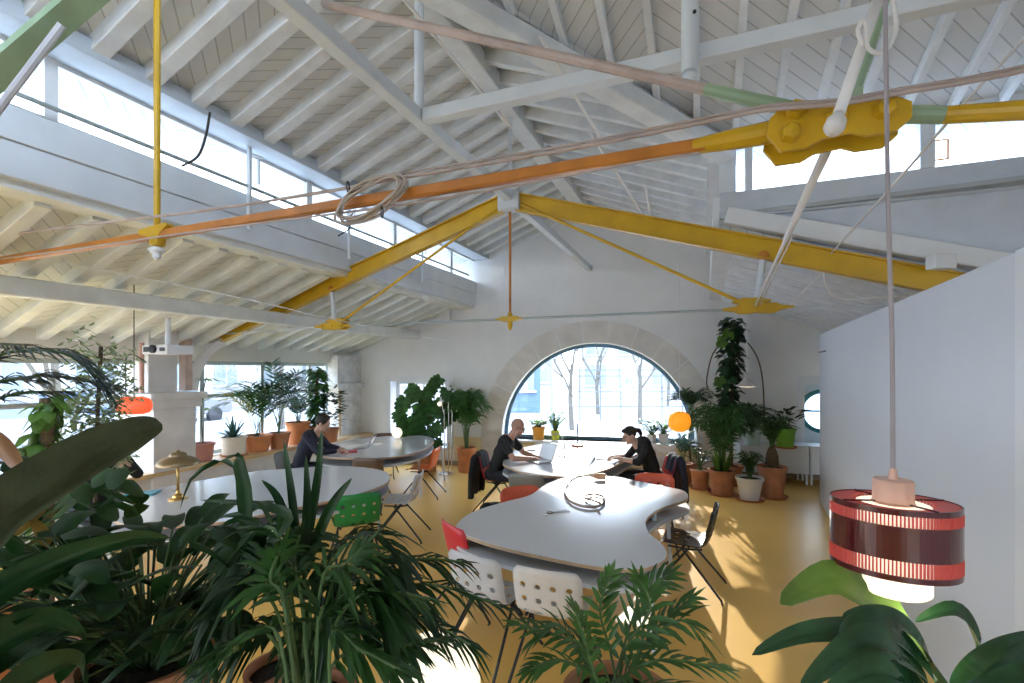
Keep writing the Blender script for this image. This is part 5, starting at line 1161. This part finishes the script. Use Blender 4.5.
for s,tt,c_,l in ((-15.5,1.5,(.08,.20,.36),'blue parked car nearest the left edge'),(-16,6.6,(.4,.4,.42),'silver parked car behind the slender ficus'),(-20,13,(.18,.18,.19),'dark grey parked car beyond the pillar'),(-18,4,(.20,.21,.22),'pale parked car in the far row at left'),(-18,9.5,(.04,.08,.14),'dark blue parked car in the far row')):
    car(l, SA(s,tt,-.1), math.atan2(SA(0,1,0).y, SA(0,1,0).x), mat('car_%d' % int(s*-10+tt*7), c_, .3, var=0, coat=.3))
# ------------------------------------------------------------------ cables, pipes and small fittings under the roof
def PT(px, py, t): u = (px-512)/FP; s = t*(u*CT-ST)/(CT+u*ST); p = SA(s, t, 0); return V((p.x, p.y, EYE-(py-HOR)/FP*p.y))
b = MB(); b.tube(smooth_path([PT(0,236,2.14), PT(60,228,2.14), PT(200,211,2.14), PT(330,191,2.14), PT(400,178,2.14), PT(560,151,2.14), PT(700,123,2.14), PT(765,110,2.1), PT(835,104,2.05), PT(900,93,2.08), PT(1060,62,2.14), at(1500,-55,1.35)], 4), .0095, 8)
b.tube(smooth_path([PT(400,174,2.14), PT(560,147,2.14), PT(700,119,2.14), PT(765,106,2.1), PT(835,100,2.05), PT(900,89,2.08), PT(1060,58,2.14), at(1500,-60,1.35)], 4), .006, 6)
tag(b.build('cable_bundle', mauve, smooth=True), 'pinkish cable bundle running above the orange tie rod', 'cable')
b = MB(); b.tube(smooth_path([PT(0,259,2.14), PT(60,251,2.14), PT(200,231,2.14), PT(400,205,2.14), PT(560,177,2.14), PT(640,162,2.14), PT(700,153,2.14)], 4), .006, 7)
tag(b.build('cable_bundle', mauve, smooth=True), 'thin pinkish cable running below the orange tie rod', 'cable')
R5 = random.Random(5); c0 = PT(368,198,2.12); b = MB(); dx = V((CT,-ST,0))
for k in range(7):
    a0 = R5.uniform(0,6); rx = .205+R5.uniform(-.02,.02); rz = .085+R5.uniform(-.015,.015); o = V((R5.uniform(-.015,.015),R5.uniform(-.03,.03),R5.uniform(-.012,.012)))
    b.tube([c0+o+dx*(rx*math.cos(2*PI*i/36+a0))+V((0,0,.055*math.cos(2*PI*i/36+a0)+rz*math.sin(2*PI*i/36+a0)))+V((ST,CT,0))*.01*math.sin(.7*i+k) for i in range(37)], .0065, 6, cap=False)
tag(b.build('cable_coil', mat('coil_beige', (.52,.44,.38), .5, var=.1), smooth=True), 'coil of beige cable tied to the orange tie rod', 'cable coil')
for i, (px, py) in enumerate(((348,187),(382,212))):
    b = MB(); c = PT(px, py, 2.1); b.tube([c+V((0,.02*math.cos(2*PI*k/10),.03*math.sin(2*PI*k/10))) for k in range(11)], .004, 5); tag(b.build('cable_tie', blackm), ('upper left' if i == 0 else 'lower right')+' black tie on the beige cable coil', 'cable tie')
# big white conduit through the plate region
foot = at(834,128,1.60); b = MB(); top_ = at(884,-18,1.72)
b.tube([foot, top_], .0185, 12); b.lathe([(0,-.02),(.024,-.015),(.032,.0),(.030,.03),(.020,.045),(.018,.06)], 14, foot, axis=(top_-foot).normalized())
b.tube(smooth_path([at(862,45,1.6), at(858,30,1.58), at(864,22,1.57), at(868,48,1.6), at(884,52,1.6), at(896,30,1.62), at(892,-10,1.66)], 5), .007, 7)
tag(b.build('conduit_pipe', conduit, smooth=True), 'pale conduit pipe rising from the middle of the yellow plate', 'pipe')
b = MB(); e = SA(.45,5.18,2.62); s0 = at(826,152,2.15); b.tube([s0, s0.lerp(e,.35), s0.lerp(e,.42), e], [.022,.020,.012,.012], 10); b.tube([s0.lerp(e,.35)+V((.03,0,0)), e+V((.04,0,0))], .007, 6)
tag(b.build('conduit_pipe', conduit, smooth=True), 'slanting white pipe from below the yellow plate to the far yellow bracket', 'pipe')
b = MB(); q = [at(1040,22,2.3), at(960,108,3.0), at(905,172,3.6), at(827,258,4.6)]
for k in (0,.025,-.022): b.tube(smooth_path([p+V((k,0,k)) for p in q], 4), .0075, 6)
tag(b.build('cable_run', conduit, smooth=True), 'bundle of white cables slanting down from the upper right', 'cable')
b = MB(); b.tube(smooth_path([at(827,258,4.6), at(824,275,4.6), at(830,292,4.6), at(845,299,4.6), at(875,298,4.55), at(905,296,4.5)], 5), .012, 7); tag(b.build('cable_loop', conduit, smooth=True), 'white cable loop hanging below the right yellow beam', 'cable')
b = MB(); b.tube([at(824,270,4.7), at(793,302,5.1)], .008, 6); tag(b.build('cable_stub', conduit), 'short white cable going down left under the right yellow beam', 'cable')
for i,(p,q,l) in enumerate(((at(396,-10,3.2),at(512,128,4.4),'white conduit slanting beside the ridge beam'),(at(540,36,3.6),at(600,138,4.3),'upper thin white rod beyond the pink bar'),(at(590,132,4.8),at(650,226,5.25),'thin white rod reaching the right yellow beam'),(at(645,186,5.0),at(653,226,5.2),'short white rod near the yellow beam middle'))):
    b = MB(); b.tube([p,q], .013, 7); tag(b.build('thin_rod', conduit), l, 'rod')
b = MB(); b.tube(smooth_path([at(38,257,4.4), at(250,300,5.3), at(345,322,6.0), at(446,341,8.6)], 5), .006, 6); tag(b.build('wire', white), 'thin white wire crossing the left aisle roof', 'wire')
b = MB(); b.tube(smooth_path([at(210,112,3.9), at(206,135,3.95), at(198,156,4.0), at(182,166,4.05)], 5), .010, 7); tag(b.build('black_cable', blackm), 'black curved cable hanging by the left clerestory', 'cable')
for px, py, Y in ((347,215,5.4),(510,248-98+0,6)): pass
b = MB(); b.tube(smooth_path([at(353,213,4.8), at(347,222,4.8), at(350,228,4.8), at(338,236,4.8)], 4), .007, 6); tag(b.build('black_cable', blackm), 'short black cable end under the cable coil', 'cable')
p = at(941,262,4.0); b = MB(); b.box((-.09,-.05,-.06),(.09,.05,.06)); o = b.build('junction_box', white, bevel=.008); o.location = p; tag(o, 'white junction box on the right yellow beam', 'box')
p = WP(wx(446), wz(446,316), -.08); b = MB(); b.box((-.13,-.06,-.11),(.13,.06,.11)); o = b.build('wall_speaker', white, bevel=.012); o.location = p; o.rotation_euler = (0,0,-.2); tag(o, 'small white speaker high on the far wall left', 'speaker')
p = at(939,150,4.6); b = MB(); 
for (x0,x1) in ((-.075,-.06),(.06,.075)): b.box((x0,-.004,-.10),(x1,.004,.10))
b.box((-.075,-.004,.085),(.075,.004,.10)); b.box((-.075,-.004,-.10),(.075,.004,-.085)); o = b.build('window_tag', orange); o.location = p; o.rotation_euler = (0,0,-TH); tag(o, 'small orange-edged tag stuck to the cross window glass', 'tag')
# ------------------------------------------------------------------ light, sky, camera
w = bpy.data.worlds.new('sky'); bpy.context.scene.world = w; w.use_nodes = True
N = w.node_tree.nodes; L = w.node_tree.links
bg = N['Background']; bg.inputs['Strength'].default_value = SKY
tc = N.new('ShaderNodeTexCoord'); sp = N.new('ShaderNodeSeparateXYZ'); rp = N.new('ShaderNodeValToRGB')
rp.color_ramp.elements[0].position = .0; rp.color_ramp.elements[0].color = (.80,.90,1,1)
rp.color_ramp.elements[1].position = .6; rp.color_ramp.elements[1].color = (.55,.72,1,1)
L.new(tc.outputs['Generated'], sp.inputs[0]); L.new(sp.outputs[2], rp.inputs['Fac']); L.new(rp.outputs[0], bg.inputs['Color'])
sd = bpy.data.lights.new('sun', 'SUN'); sd.energy = SUN; sd.angle = .01; sd.color = (1,.93,.82)
so = bpy.data.objects.new('sun', sd); C.objects.link(so)
so.rotation_euler = V((-.88,-5.5,-1.78)).to_track_quat('-Z','Y').to_euler()
cd = bpy.data.cameras.new('camera'); cam = bpy.data.objects.new('camera', cd); C.objects.link(cam)
cam.location = (0,0,EYE); cam.rotation_euler = (PI/2,0,0)
cd.sensor_width = 36; cd.lens = 36*484/1024; cd.shift_y = 28.5/1024; cd.clip_start = .05; cd.clip_end = 500
sc = bpy.context.scene; sc.camera = cam
vs = sc.view_settings; vs.view_transform = 'Standard'; vs.look = 'None'; vs.exposure = EXPO; vs.gamma = 1; vs.use_curve_mapping = False
